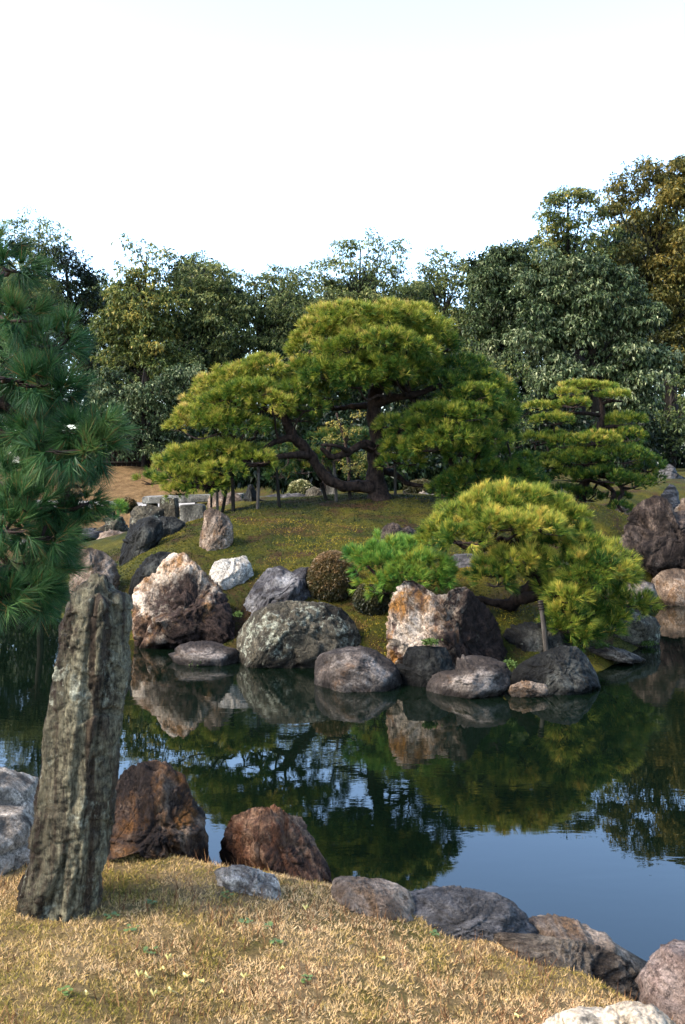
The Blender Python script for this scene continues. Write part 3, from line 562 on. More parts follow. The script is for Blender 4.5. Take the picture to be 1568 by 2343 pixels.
rock('largest boulder, orange and cream quartz on the left and dark brown on the right', [(889, 1500), (886, 1440), (892, 1380), (900, 1350), (920, 1333), (940, 1325), (962, 1332), (985, 1352), (1010, 1358), (1040, 1343), (1070, 1345), (1090, 1370), (1118, 1395), (1140, 1430), (1150, 1470), (1178, 1495), (1190, 1530), (1185, 1560), (1100, 1570), (980, 1560), (905, 1530)], 12.45, 0.75, m_orange, 6, 0.4, seed=57, facets=10, fdepth=0.5, rough=0.05, crack=0.07, strat=(1, 1, .6), srot=-.4, cen=(1030, 1465))
rock('small dark streaked rock at the foot of the orange boulder', [(922, 1540), (924, 1500), (935, 1480), (980, 1478), (1020, 1484), (1032, 1510), (1030, 1560), (1000, 1572), (930, 1566)], 11.8, 0.25, m_dark, 5, 0.25, seed=58, facets=6, strat=(1.5, 1, .4))
rock('two tiered flat purple rock at the waterline below the orange boulder', [(980, 1580), (984, 1560), (1005, 1545), (1045, 1540), (1048, 1512), (1070, 1503), (1120, 1505), (1150, 1515), (1166, 1535), (1160, 1560), (1120, 1578), (1080, 1590), (1030, 1602), (990, 1594)], 11.3, 0.35, m_purp, 5, 0.15, seed=59, facets=5, fdepth=0.4, rough=0.05, crack=0.06, strat=(.5, 1, 1.8), srot=-.2)
rock('dark dome of rock with lichen spots in the water, under the wooden prop', [(1160, 1570), (1175, 1535), (1200, 1515), (1240, 1495), (1290, 1480), (1320, 1482), (1345, 1505), (1362, 1540), (1375, 1572), (1340, 1585), (1240, 1592), (1170, 1584)], 11.65, 0.5, m_dark, 6, 0.2, seed=60, facets=6, fdepth=0.35, rough=0.03)
rock('little flat white and yellow stones at the waterline in front of the dark dome', [(1164, 1580), (1170, 1565), (1210, 1560), (1250, 1566), (1252, 1580), (1220, 1590), (1180, 1592)], 11.1, 0.12, m_gran, 4, 0.06, seed=61, facets=4, fdepth=0.5, rough=0.08)
rock('flat plank shaped grey brown slab jutting over the water', [(1335, 1484), (1360, 1478), (1400, 1480), (1440, 1492), (1478, 1508), (1478, 1514), (1440, 1514), (1390, 1506), (1345, 1496)], 13.0, 0.30, m_layer, 5, 0.0, seed=62, facets=4, fdepth=0.4, rough=0.05, strat=(.3, 1, 2), srot=-.2)
rock('grey brown boulder under the lowest boughs of the front pine', [(1330, 1470), (1332, 1430), (1350, 1395), (1400, 1385), (1450, 1392), (1490, 1410), (1505, 1430), (1508, 1455), (1490, 1475), (1420, 1482), (1350, 1486)], 14.4, 0.5, m_lich, 5, 0.3, seed=63, facets=6, fdepth=0.35)
rock('black shaded rock behind the wooden prop', [(1148, 1500), (1150, 1450), (1170, 1430), (1220, 1425), (1280, 1430), (1310, 1460), (1310, 1510), (1240, 1520), (1160, 1515)], 13.0, 0.4, m_dark, 5, 0.25, seed=64, facets=5)
rock('big dark brown twin peaked boulder at the right edge', [(1395, 1250), (1420, 1215), (1432, 1180), (1455, 1150), (1480, 1138), (1505, 1137), (1525, 1155), (1535, 1172), (1555, 1168), (1600, 1185), (1660, 1240), (1670, 1320), (1560, 1335), (1470, 1328), (1410, 1290)], 19.2, 1.0, m_darkbrown, 6, 0.3, seed=65, facets=9, fdepth=0.5, rough=0.05, crack=0.06, cen=(1520, 1240))
rock('pale round boulder at the waterline below the twin peaked one', [(1490, 1350), (1494, 1325), (1510, 1307), (1540, 1300), (1570, 1303), (1610, 1325), (1625, 1360), (1600, 1385), (1540, 1386), (1500, 1376)], 18.6, 0.5, m_gran, 5, 0.25, seed=66, facets=5, fdepth=0.2)
rock('flat dark slab beside the pale round boulder', [(1425, 1350), (1432, 1336), (1465, 1328), (1490, 1334), (1495, 1352), (1480, 1366), (1435, 1364)], 17.6, 0.4, m_purp, 4, 0.15, seed=67, facets=4, strat=(.5, 1, 1.6))
rock('upright pinkish mottled stone standing on the moss mound', [(458, 1262), (458, 1230), (464, 1200), (466, 1172), (480, 1162), (500, 1168), (520, 1182), (533, 1205), (534, 1230), (525, 1255), (508, 1268), (485, 1282), (468, 1275)], 16.6, 0.28, m_gran, 6, 0.15, 'standing_stone', 'standing stone', 68, 7, 0.35, 0.05, 0.045, 0.05)
rock('small dark jagged rock half sunk in the moss above the green pine', [(858, 1245), (862, 1225), (880, 1205), (900, 1196), (912, 1200), (920, 1210), (935, 1203), (950, 1215), (948, 1240), (930, 1255), (870, 1256)], 16.4, 0.35, m_darkbrown, 5, 0.15, seed=69, facets=7, fdepth=0.5, rough=0.06)
rock('pinkish rock behind the standing stone, beside the left pine', [(160, 1320), (163, 1290), (178, 1262), (210, 1253), (235, 1262), (262, 1285), (270, 1320), (266, 1350), (220, 1362), (170, 1352)], 15.8, 0.45, m_gran, 5, 0.3, seed=70, facets=7, fdepth=0.4)
rock('long dark stone leaning down the left end of the moss mound', [(268, 1300), (280, 1250), (292, 1215), (318, 1190), (350, 1180), (372, 1192), (376, 1225), (350, 1260), (320, 1290), (290, 1308)], 17.6, 0.4, m_dark, 5, 0.25, seed=71, facets=6, fdepth=0.4)
rock('black rock at the top left of the mound under the bridge stones', [(340, 1235), (350, 1195), (372, 1182), (400, 1184), (422, 1196), (424, 1215), (400, 1240), (350, 1248)], 18.6, 0.4, m_dark, 5, 0.2, seed=72, facets=4, fdepth=0.2)
rock('blocky grey rock with white lichen on top of the dark leaning stone', [(300, 1205), (298, 1175), (310, 1160), (345, 1157), (372, 1165), (376, 1195), (350, 1208), (318, 1214)], 19.2, 0.4, m_lich, 5, 0.3, seed=73, facets=6, fdepth=0.4)
rock('dark rock with pale green lichen behind the cream boulder', [(300, 1340), (315, 1305), (340, 1275), (370, 1262), (402, 1268), (425, 1285), (420, 1340), (360, 1362), (310, 1365)], 15.7, 0.45, m_dark, 5, 0.2, seed=74, facets=6, fdepth=0.4)
rock('blue grey rock under the front pine on the moss', [(1015, 1310), (1022, 1280), (1045, 1270), (1080, 1268), (1105, 1280), (1108, 1305), (1070, 1318), (1025, 1318)], 15.2, 0.35, m_slate, 5, 0.15, seed=75, facets=5)
# --- far stones round the stream and behind the mound
far = [('grey rock standing behind the far stream stones', [(242, 1210), (245, 1185), (262, 1178), (282, 1184), (290, 1210), (270, 1222), (248, 1222)], 31, .5, m_lich),
       ('flat cream stone in the far stream, upper of two', [(226, 1236), (232, 1220), (260, 1214), (290, 1220), (292, 1236), (260, 1242)], 29, .4, m_gran),
       ('flat cream stone in the far stream, lower of two', [(232, 1248), (240, 1237), (262, 1232), (290, 1236), (290, 1248), (250, 1252)], 27, .4, m_gran),
       ('dark flat stone beyond the far stream', [(188, 1224), (192, 1212), (215, 1209), (235, 1216), (232, 1226)], 34, .5, m_slate),
       ('cream pink rock behind the props at the back of the mound', [(480, 1180), (482, 1140), (500, 1128), (530, 1130), (548, 1134), (558, 1150), (556, 1180), (520, 1190)], 23, .45, m_gran),
       ('narrow upright black stone with a pale left edge behind the mound', [(560, 1172), (560, 1140), (568, 1112), (577, 1108), (586, 1125), (588, 1172)], 22, .2, m_dark),
       ('long low grey stone lying behind the mound', [(585, 1168), (590, 1140), (630, 1132), (680, 1131), (705, 1134), (706, 1155), (640, 1170)], 23.5, .4, m_slate),
       ('rounded grey stone beside the cream flowered shrub', [(699, 1158), (702, 1128), (715, 1115), (732, 1118), (744, 1135), (746, 1155)], 22.5, .3, m_lich),
       ('pale rock low behind the mound, right of the big pine trunk', [(945, 1150), (950, 1135), (965, 1128), (990, 1132), (1010, 1142), (1014, 1156), (970, 1164)], 23, .4, m_granite),
       ('small grey stone at the foot of the green prop', [(915, 1146), (920, 1134), (940, 1132), (950, 1142), (948, 1152)], 22.5, .3, m_slate),
       ('pale grey rock under the right pine', [(1335, 1225), (1345, 1195), (1365, 1180), (1390, 1182), (1402, 1205), (1395, 1228)], 22, .5, m_granite),
       ('bluish upright stone at the right behind the twin peaked boulder', [(1502, 1200), (1508, 1150), (1522, 1118), (1536, 1108), (1550, 1125), (1560, 1160), (1562, 1200)], 24, .35, m_slate),
       ('small brown rock at the right edge on the bank', [(1545, 1185), (1550, 1165), (1570, 1150), (1600, 1155), (1620, 1190)], 22, .4, m_gran),
       ('grey stone on the slope below the right pine', [(1395, 1195), (1400, 1165), (1425, 1152), (1450, 1165), (1456, 1195)], 23.5, .4, m_gran),
       ('low grey stone on the left of the moss patch at right', [(1255, 1205), (1262, 1188), (1290, 1180), (1320, 1186), (1332, 1202), (1300, 1212)], 21, .4, m_slate),
       ('bluish boulder high on the right bank', [(1505, 1105), (1512, 1080), (1530, 1062), (1545, 1072), (1550, 1105)], 34, .5, m_slate)]
for i, (lab, poly, D, T, mt) in enumerate(far): rock(lab, poly, D, T, mt, 4, 0.3, seed=90 + i, facets=5, fdepth=0.35, rough=0.04)

# ------------------------------------------------------------------ pines
def build_pine(name, label, base, D, limbs, pads, mat, rho, k, L, w, seed, group=None, cat='pine tree', depth=1.0, lean_tone=0.0, twig=0.012, cone=0.9, low=-0.35, up=0.5, barkmat=None, lump=0.28, m=6, gr=0.6, shrink=.45):
    """limbs: list of (kind, [(px,py,dy,r_px)...]); pads: (px,py,rx,ry,dy,tone[,rdepth])"""
    rng = R_(seed); root = thing(name, base, label, cat, group); nodes = []
    bark = barkmat or M_BARK
    for i, (kind, pts) in enumerate(limbs):
        mb = TubeMB(); P = np.array([W(a, b, D + dy) for a, b, dy, r in pts]); rr = [r / F * D for *_, r in pts]
        C = mb.tube(P, rr, 12 if kind == 'trunk' else 8, 7, 0.22 if kind == 'trunk' else 0.28, seed + i)
        nodes.append(C[2:] if kind != 'trunk' else C[len(C) // 3:]); link(kind, mb.mesh(kind, bark), root)
    N = np.vstack(nodes)
    for i, pd in enumerate(pads):
        px, py, rx, ry, dy, tone = pd[:6]; rd = pd[6] if len(pd) > 6 else rx / F * D * depth
        cen = W(px, py, D + dy); rad = tuple(max(v - shrink * L, 0.4 * v) for v in (rx / F * D, rd, ry / F * D))
        P, A, h, Dn, g, hh = pad_points(rng, cen, rad, rho, low, lump, up, 0.28, m, L * gr)
        # bunch the tufts round shoots
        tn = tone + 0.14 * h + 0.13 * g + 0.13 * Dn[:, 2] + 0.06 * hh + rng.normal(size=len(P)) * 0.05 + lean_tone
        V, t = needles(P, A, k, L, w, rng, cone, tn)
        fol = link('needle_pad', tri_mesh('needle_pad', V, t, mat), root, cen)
        # the shoot that feeds the pad, with its twigs
        j = np.argmin(np.linalg.norm(N - (cen - np.array([0, 0, rad[2] * 0.3])), axis=1)); a = N[j]; b = cen - np.array([0, 0, rad[2] * 0.35]); dd = np.linalg.norm(b - a)
        mb = TubeMB()
        if dd > 0.08:
            m1 = a + (b - a) * 0.35 + rng.normal(size=3) * dd * 0.07; m2 = a + (b - a) * 0.7 + rng.normal(size=3) * dd * 0.08 + np.array([0, 0, 0.04 * dd])
            mb.tube([a, m1, m2, b], [twig * 2.2 * min(1.5, .6 + dd), twig * 1.8, twig * 1.4, twig], 6, 4, 0.2, seed + i)
        for q in range(7):
            th = rng.uniform(0, 2 * np.pi); e = cen + np.array([math.cos(th) * rad[0] * 0.8, math.sin(th) * rad[1] * 0.8, rad[2] * rng.uniform(-0.35, 0.3)])
            mm = (b + e) / 2 + rng.normal(size=3) * 0.04 * rad[0] + np.array([0, 0, -0.1 * rad[2]]); mb.tube([b, mm, e], [twig, twig * 0.7, twig * 0.25], 5, 3, 0.1, q, False)
        link('twigs', mb.mesh('twigs', M_TWIG if i % 2 else bark), fol, cen)
    return root

# the great pine on the mound
tr = [('trunk', [(868, 1165, 0, 40), (866, 1135, 0, 29), (860, 1095, 0, 22), (858, 1050, 0.02, 19), (862, 1000, 0.05, 17), (858, 955, 0.05, 17), (857, 910, 0, 16), (866, 880, -.05, 15), (872, 840, 0, 12), (885, 800, .1, 9), (905, 760, .1, 5)]),
      ('branch', [(862, 1118, -.05, 19), (830, 1112, -.15, 14), (790, 1112, -.25, 13), (755, 1098, -.3, 13), (728, 1070, -.32, 13), (708, 1038, -.35, 12), (690, 1015, -.4, 11), (665, 1003, -.45, 9), (630, 1012, -.5, 7), (600, 1030, -.6, 6), (570, 1050, -.7, 5), (548, 1062, -.7, 3)]),
      ('branch', [(712, 1042, -.33, 12), (680, 1040, -.55, 8), (640, 1045, -.65, 6), (600, 1062, -.75, 5), (560, 1066, -.8, 3.5)]),
      ('branch', [(700, 1030, -.3, 11), (672, 1000, -.2, 11), (660, 975, -.1, 11), (648, 955, 0, 9), (625, 945, .05, 6), (590, 935, .0, 5), (540, 925, -.1, 4)]),
      ('branch', [(600, 940, 0, 5), (596, 965, -.1, 4), (586, 990, -.2, 3.5), (580, 1005, -.3, 3), (545, 1012, -.4, 2.5)]),
      ('branch', [(862, 1030, 0, 13), (838, 1018, -.2, 12), (820, 1022, -.35, 9), (795, 1036, -.5, 8), (760, 1045, -.6, 7), (735, 1025, -.7, 4)]),
      ('branch', [(800, 1034, -.5, 6), (770, 1020, -.8, 4), (735, 1018, -.9, 3)]),
      ('branch', [(866, 885, 0, 13), (885, 868, .1, 11), (910, 872, .1, 10), (930, 895, .0, 9), (945, 912, -.1, 8), (985, 920, -.1, 6), (1040, 905, .1, 5)]),
      ('branch', [(862, 925, 0, 12), (890, 912, -.2, 10), (930, 905, -.3, 9), (965, 898, -.3, 7), (1010, 880, -.2, 5)]),
      ('branch', [(935, 900, -.05, 5), (948, 925, -.3, 4.5), (944, 955, -.5, 3)]),
      ('branch', [(872, 830, .2, 9), (835, 815, .1, 8), (790, 812, -.1, 6), (750, 805, -.2, 4)]),
      ('branch', [(878, 815, .2, 9), (920, 795, .2, 7), (965, 790, .2, 5)]),
      ('branch', [(860, 925, .1, 9), (810, 930, .5, 7), (760, 935, .8, 5), (720, 930, .9, 4)]),
      ('branch', [(868, 1075, .3, 10), (905, 1085, .6, 8), (930, 1105, .5, 6), (975, 1112, .3, 4), (1010, 1108, .2, 3)]),
      ('branch', [(862, 990, .2, 10), (930, 990, .3, 9), (990, 1020, .2, 8), (1025, 1045, .1, 8), (1045, 1068, .0, 6), (1090, 1080, -.1, 4), (1160, 1085, -.1, 3)]),
      ('branch', [(548, 1060, -.7, 5), (525, 1085, -.6, 6), (505, 1100, -.5, 7), (495, 1105, -.5, 6)])]
pads = []
def P_(lst): pads.extend(lst)
P_([(850, 745, 150, 42, 0, .62), (930, 728, 85, 30, .2, .68), (760, 765, 85, 40, -.3, .66), (700, 800, 42, 34, -.2, .62), (970, 765, 65, 40, -.2, .55), (1005, 795, 48, 34, -.1, .42), (870, 785, 85, 30, -1.0, .62), (800, 800, 70, 26, -.9, .55), (930, 805, 70, 28, -.8, .42),
    (860, 850, 90, 34, -.9, .45), (770, 860, 80, 34, -.7, .42), (820, 880, 60, 28, -.9, .36), (715, 850, 55, 32, -.6, .52), (930, 845, 70, 30, -.5, .38), (905, 862, 40, 20, -1.1, .5), (800, 745, 70, 30, .8, .6), (900, 750, 100, 40, .9, .55), (720, 790, 50, 30, .7, .55)])
P_([(600, 850, 62, 34, -.1, .66), (545, 868, 62, 36, -.2, .68), (488, 888, 46, 30, -.2, .72), (455, 915, 32, 24, -.2, .74), (575, 900, 70, 28, -.7, .55), (520, 925, 60, 28, -.6, .58), (450, 960, 55, 26, -.5, .66), (415, 980, 34, 20, -.5, .74), (500, 965, 60, 28, -.7, .55), (560, 975, 50, 24, -.8, .45), (620, 930, 50, 28, -.9, .66), (665, 900, 50, 30, -.5, .45),
    (700, 935, 50, 22, -.6, .42), (640, 880, 60, 30, .5, .5), (560, 890, 70, 34, .7, .5), (600, 985, 40, 20, .2, .38), (740, 905, 60, 26, .2, .36), (690, 960, 45, 20, .4, .35)])
P_([(500, 1035, 70, 28, -.4, .56), (440, 1050, 60, 30, -.4, .6), (560, 1040, 50, 24, -.5, .5), (395, 1055, 38, 26, -.3, .58), (345, 1102, 32, 22, -.3, .52), (420, 1095, 58, 30, -.6, .6), (470, 1110, 55, 26, -.6, .6), (410, 1128, 40, 18, -.6, .6), (515, 1080, 50, 24, -.9, .52), (590, 1055, 40, 20, -.9, .58), (620, 1065, 30, 14, -.4, .45), (375, 1085, 35, 20, .1, .42), (480, 1060, 60, 26, .5, .42), (360, 1060, 20, 14, 0, .5)])
P_([(1045, 850, 75, 34, .2, .34), (1095, 880, 62, 36, .2, .38), (1145, 905, 40, 36, .2, .4), (1080, 915, 75, 34, -.5, .38), (1010, 880, 60, 30, -.3, .3), (1120, 955, 60, 36, -.1, .36), (1160, 950, 30, 34, .1, .35), (1060, 955, 70, 32, -.8, .46), (1000, 950, 60, 28, -.7, .36), (1150, 995, 36, 30, .1, .3), (1100, 1005, 60, 32, -.6, .44), (1030, 1000, 65, 30, -.9, .5), (960, 985, 60, 26, -.8, .44), (905, 975, 48, 22, -.7, .46), (880, 1010, 26, 20, -.6, .5),
    (980, 1025, 55, 26, -.9, .48), (1060, 1040, 60, 24, -.6, .42), (1130, 1050, 50, 26, .1, .28), (920, 1030, 45, 24, -.6, .5), (890, 1065, 24, 20, -.5, .5), (935, 1060, 34, 16, -.4, .42), (1060, 900, 80, 40, .9, .3), (1120, 960, 60, 50, .9, .28),
    (1110, 1085, 70, 30, -.2, .3), (1180, 1090, 55, 32, -.1, .3), (1060, 1105, 55, 26, -.4, .34), (1020, 1118, 40, 20, -.3, .32), (1225, 1112, 38, 24, 0, .34), (1150, 1120, 70, 26, -.4, .3), (1080, 1135, 60, 20, -.3, .3), (1205, 1060, 36, 24, .2, .34)])
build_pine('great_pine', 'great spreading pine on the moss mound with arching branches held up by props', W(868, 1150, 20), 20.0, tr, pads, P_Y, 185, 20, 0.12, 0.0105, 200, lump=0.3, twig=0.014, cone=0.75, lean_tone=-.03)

# green pines seen through the great pine's props (behind the mound)
pads = []
P_([(650, 1035, 55, 22, 0, .3), (720, 1050, 60, 20, .3, .35), (790, 1060, 50, 20, 0, .38), (830, 1085, 45, 22, .2, .42), (760, 1010, 60, 20, .3, .3), (690, 1080, 40, 16, -.2, .3), (800, 1000, 50, 18, 0, .32), (640, 1090, 30, 14, 0, .3)])
build_pine('low_pine', 'low green pine seen in the shade between the props of the great pine', W(748, 1110, 24.5), 24.5, [('trunk', [(748, 1125, 0, 15), (750, 1095, 0, 13), (744, 1060, 0, 9), (760, 1010, 0, 5)]), ('branch', [(748, 1075, 0, 6), (700, 1058, 0, 4), (660, 1045, 0, 3)]), ('branch', [(750, 1060, 0, 6), (800, 1050, 0, 3)])], pads, P_M, 100, 18, 0.14, 0.012, 230)

# right pine with stepped pads
pads = []
P_([(1330, 886, 50, 11, 0, .6), (1275 + 20, 903, 36, 10, -.3, .6), (1402, 910, 44, 17, -.3, .52), (1370, 893, 50, 14, .2, .5), (1240, 935, 44, 14, 0, .56), (1310, 928, 42, 17, -.5, .56), (1268, 966, 50, 19, -.4, .52), (1430, 966, 52, 22, 0, .5), (1222, 1008, 40, 17, -.2, .5), (1265, 1000, 34, 15, 0, .42), (1362, 1010, 52, 22, -.8, .62),
    (1440, 1002, 40, 26, -.2, .4), (1400, 985, 40, 16, .4, .35), (1300, 1018, 46, 22, -.5, .38), (1335, 1055, 56, 28, -.6, .36), (1425, 1050, 66, 32, -.3, .26), (1485, 1070, 36, 32, -.1, .32), (1260, 1058, 40, 18, -.2, .3), (1235, 1070, 46, 14, -.4, .48), (1380, 1095, 64, 26, -.5, .22), (1445, 1110, 56, 24, -.3, .24), (1500, 1100, 24, 22, -.1, .3), (1310, 1095, 50, 24, -.2, .2), (1290, 1130, 46, 20, -.1, .2), (1345, 1140, 40, 22, 0, .18), (1410, 1140, 34, 12, 0, .2), (1420, 1168, 30, 18, -.6, .26), (1400, 1030, 70, 40, .8, .2), (1320, 1060, 70, 50, .7, .2)])
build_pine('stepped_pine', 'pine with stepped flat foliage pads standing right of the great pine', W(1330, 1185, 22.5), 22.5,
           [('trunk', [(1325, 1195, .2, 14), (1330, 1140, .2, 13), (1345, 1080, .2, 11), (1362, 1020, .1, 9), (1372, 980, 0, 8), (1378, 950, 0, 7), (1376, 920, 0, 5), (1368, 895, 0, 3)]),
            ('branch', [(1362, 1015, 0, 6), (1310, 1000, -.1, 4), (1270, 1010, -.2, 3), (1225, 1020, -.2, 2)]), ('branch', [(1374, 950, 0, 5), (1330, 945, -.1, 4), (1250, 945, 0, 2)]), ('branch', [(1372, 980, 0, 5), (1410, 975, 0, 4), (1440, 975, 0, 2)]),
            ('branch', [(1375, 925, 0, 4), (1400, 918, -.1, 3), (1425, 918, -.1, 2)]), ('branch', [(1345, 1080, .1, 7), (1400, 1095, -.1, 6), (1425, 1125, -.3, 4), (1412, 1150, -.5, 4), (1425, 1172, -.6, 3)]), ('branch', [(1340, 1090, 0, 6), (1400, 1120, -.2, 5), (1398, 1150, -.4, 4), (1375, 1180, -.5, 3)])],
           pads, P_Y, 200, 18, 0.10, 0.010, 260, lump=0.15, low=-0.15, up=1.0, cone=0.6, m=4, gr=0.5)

# front pine leaning over the water
pads = []
P_([(1130, 1158, 70, 34, .1, .62), (1075, 1190, 62, 36, -.1, .62), (1190, 1152, 70, 32, .1, .6), (1255, 1172, 60, 32, .1, .64), (1300, 1195, 42, 28, 0, .62), (1020, 1215, 45, 30, -.1, .6), (990, 1242, 28, 20, -.1, .62), (1060, 1235, 56, 24, -.5, .52), (1140, 1205, 62, 28, -.5, .66), (1205, 1200, 56, 28, -.6, .72), (1260, 1215, 50, 26, -.6, .66), (1100, 1175, 55, 28, .5, .55), (1210, 1175, 80, 34, .6, .55),
    (1320, 1225, 34, 22, -.1, .52), (1300, 1250, 48, 24, -.2, .42), (1345, 1262, 52, 28, -.2, .46), (1250, 1262, 50, 22, .1, .35), (1400, 1282, 42, 30, -.2, .52), (1360, 1300, 58, 30, -.6, .5), (1300, 1298, 50, 24, -.5, .5), (1405, 1318, 44, 26, -.5, .6), (1340, 1330, 56, 24, -.7, .56), (1165, 1285, 42, 22, -.5, .72), (1210, 1278, 44, 22, -.4, .62), (1120, 1310, 40, 26, -.5, .42), (1135, 1335, 36, 22, -.6, .45), (1240, 1310, 34, 20, -.2, .45),
    (1290, 1350, 50, 24, -.5, .5), (1300, 1372, 40, 20, -.8, .6), (1380, 1362, 46, 24, -.3, .42), (1420, 1380, 42, 24, -.3, .45), (1462, 1385, 30, 26, -.3, .62), (1300, 1415, 46, 26, -.7, .5), (1335, 1400, 44, 22, -.4, .4), (1400, 1420, 36, 22, -.4, .5), (1380, 1440, 44, 20, -.4, .5), (1320, 1450, 48, 22, -.6, .46), (1290, 1440, 34, 22, -.7, .5), (1330, 1468, 36, 12, -.6, .42)])
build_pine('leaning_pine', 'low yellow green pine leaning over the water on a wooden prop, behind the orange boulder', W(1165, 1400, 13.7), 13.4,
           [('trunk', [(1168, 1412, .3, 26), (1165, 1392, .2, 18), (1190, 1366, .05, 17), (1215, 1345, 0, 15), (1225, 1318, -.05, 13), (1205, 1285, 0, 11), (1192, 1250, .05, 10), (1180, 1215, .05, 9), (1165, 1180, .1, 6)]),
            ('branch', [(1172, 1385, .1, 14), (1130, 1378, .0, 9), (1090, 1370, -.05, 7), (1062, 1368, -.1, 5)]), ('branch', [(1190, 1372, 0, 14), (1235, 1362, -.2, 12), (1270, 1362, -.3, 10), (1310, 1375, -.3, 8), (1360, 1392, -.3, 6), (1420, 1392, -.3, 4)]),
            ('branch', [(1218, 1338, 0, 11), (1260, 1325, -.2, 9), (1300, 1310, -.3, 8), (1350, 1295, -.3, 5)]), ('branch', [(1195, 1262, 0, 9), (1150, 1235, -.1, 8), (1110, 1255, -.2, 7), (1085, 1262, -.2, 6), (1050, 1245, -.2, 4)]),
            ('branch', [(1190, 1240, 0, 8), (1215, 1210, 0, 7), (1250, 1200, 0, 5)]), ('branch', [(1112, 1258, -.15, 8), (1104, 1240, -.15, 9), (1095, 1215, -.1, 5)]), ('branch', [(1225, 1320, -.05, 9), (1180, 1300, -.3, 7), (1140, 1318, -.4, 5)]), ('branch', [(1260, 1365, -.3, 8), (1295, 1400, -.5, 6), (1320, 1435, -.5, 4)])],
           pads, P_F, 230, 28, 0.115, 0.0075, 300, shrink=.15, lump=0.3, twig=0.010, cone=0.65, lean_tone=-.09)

# small bright green pine between the shrub and the orange boulder
pads = []
P_([(905, 1262, 62, 26, 0, .38), (850, 1280, 40, 22, -.1, .32), (822, 1272, 20, 14, -.1, .35), (880, 1300, 56, 26, -.2, .3), (960, 1298, 62, 26, -.4, .45), (1005, 1322, 34, 18, -.4, .4), (930, 1325, 50, 20, -.5, .5), (860, 1335, 34, 22, -.3, .62), (885, 1352, 30, 20, -.3, .55), (940, 1270, 44, 22, .3, .3), (985, 1335, 30, 14, -.3, .4)])
build_pine('small_pine', 'small bright green pine between the round brown shrub and the orange boulder', W(915, 1395, 14.0), 13.7, [('trunk', [(915, 1410, .1, 9), (912, 1370, .1, 8), (905, 1330, 0, 7), (900, 1290, 0, 5)]), ('branch', [(912, 1350, 0, 5), (950, 1325, -.2, 4), (985, 1320, -.3, 3)]), ('branch', [(908, 1335, 0, 5), (870, 1320, -.1, 4), (840, 1295, -.1, 3)])],
           pads, P_B, 200, 28, 0.115, 0.0075, 330, shrink=.1, lump=0.3, twig=0.008, cone=0.65)

# dark pine overhanging from the left edge
pads = []
P_([(-10, 575, 60, 40, 0, .35), (25, 615, 50, 36, -.2, .35), (10, 690, 75, 46, .1, .35), (45, 730, 60, 34, -.2, .38), (110, 790, 62, 36, -.1, .4), (60, 820, 70, 30, 0, .35), (150, 765, 30, 24, .3, .38), (10, 860, 80, 36, -.2, .4), (90, 880, 85, 38, -.2, .42), (150, 900, 34, 28, -.1, .4), (20, 940, 70, 26, .2, .3),
    (130, 985, 80, 38, -.1, .4), (200, 985, 66, 40, -.1, .42), (250, 1000, 36, 36, -.1, .48), (60, 1000, 70, 40, .1, .34), (160, 1030, 80, 28, -.3, .42), (60, 1060, 90, 34, 0, .35), (215, 1040, 46, 20, -.2, .4), (120, 1085, 70, 30, .1, .32), (190, 1110, 46, 30, .1, .38), (200, 1150, 38, 28, 0, .4), (20, 1105, 70, 34, -.2, .38), (130, 1150, 60, 34, 0, .34), (170, 1195, 46, 24, .1, .36), (60, 1160, 80, 38, -.3, .38), (10, 1210, 90, 40, -.3, .4), (95, 1230, 56, 34, -.2, .36), (130, 1250, 40, 26, .1, .34), (60, 1285, 70, 34, -.1, .36), (-10, 1300, 70, 40, -.3, .4), (120, 1310, 40, 30, 0, .38), (70, 1345, 56, 34, -.2, .4), (0, 1370, 60, 36, -.3, .4), (110, 1375, 36, 26, 0, .4), (50, 1395, 46, 26, -.2, .42), (-40, 1000, 60, 300, 1.0, .25), (-60, 700, 60, 120, 1.0, .25)])
pads = [((p[0] - 6 if p[0] > 100 else p[0]),) + tuple(p[1:]) for p in pads]
build_pine('overhanging_pine', 'dark long needled pine reaching in from the left edge over the pond', (-3.75, 6.3, nz(-3.75, 6.3)), 6.0,
           [('trunk', [(-640, 1500, .3, 60), (-560, 1300, .3, 50), (-420, 1150, .2, 44), (-240, 1030, .1, 34), (-140, 980, 0, 30), (-60, 955, 0, 22), (0, 925, 0, 14), (30, 945, 0, 8)]),
            ('branch', [(-100, 968, 0, 18), (-80, 850, 0, 14), (-40, 740, 0, 10), (-10, 620, 0, 6)]), ('branch', [(-60, 958, 0, 14), (20, 1000, 0, 11), (100, 1015, 0, 8), (190, 1010, 0, 5)]), ('branch', [(-90, 965, 0, 15), (-40, 1080, 0, 12), (40, 1150, 0, 9), (130, 1170, 0, 5)]), ('branch', [(-60, 1050, 0, 12), (-50, 1180, 0, 11), (10, 1280, 0, 8), (60, 1330, 0, 5)]), ('branch', [(0, 925, 0, 8), (50, 870, 0, 7), (100, 850, 0, 4)])],
           pads, P_G, 195, 60, 0.135, 0.0044, 360, lump=0.4, twig=0.009, cone=0.8, low=-0.8, up=0.2, m=4, gr=0.5, lean_tone=-.07)

# tiny pine by the far stream
pads = []
P_([(262, 1163, 22, 9, 0, .45), (250, 1172, 22, 9, -.2, .4), (275, 1158, 10, 7, .1, .45)])
build_pine('dwarf_pine', 'dwarf green pine on the far bank beside the round brown bush', W(262, 1188, 30), 30, [('trunk', [(262, 1190, 0, 3), (262, 1168, 0, 2)]), ('branch', [(262, 1175, 0, 2), (250, 1172, -.1, 1)])], pads, P_B, 60, 16, 0.16, 0.014, 390)

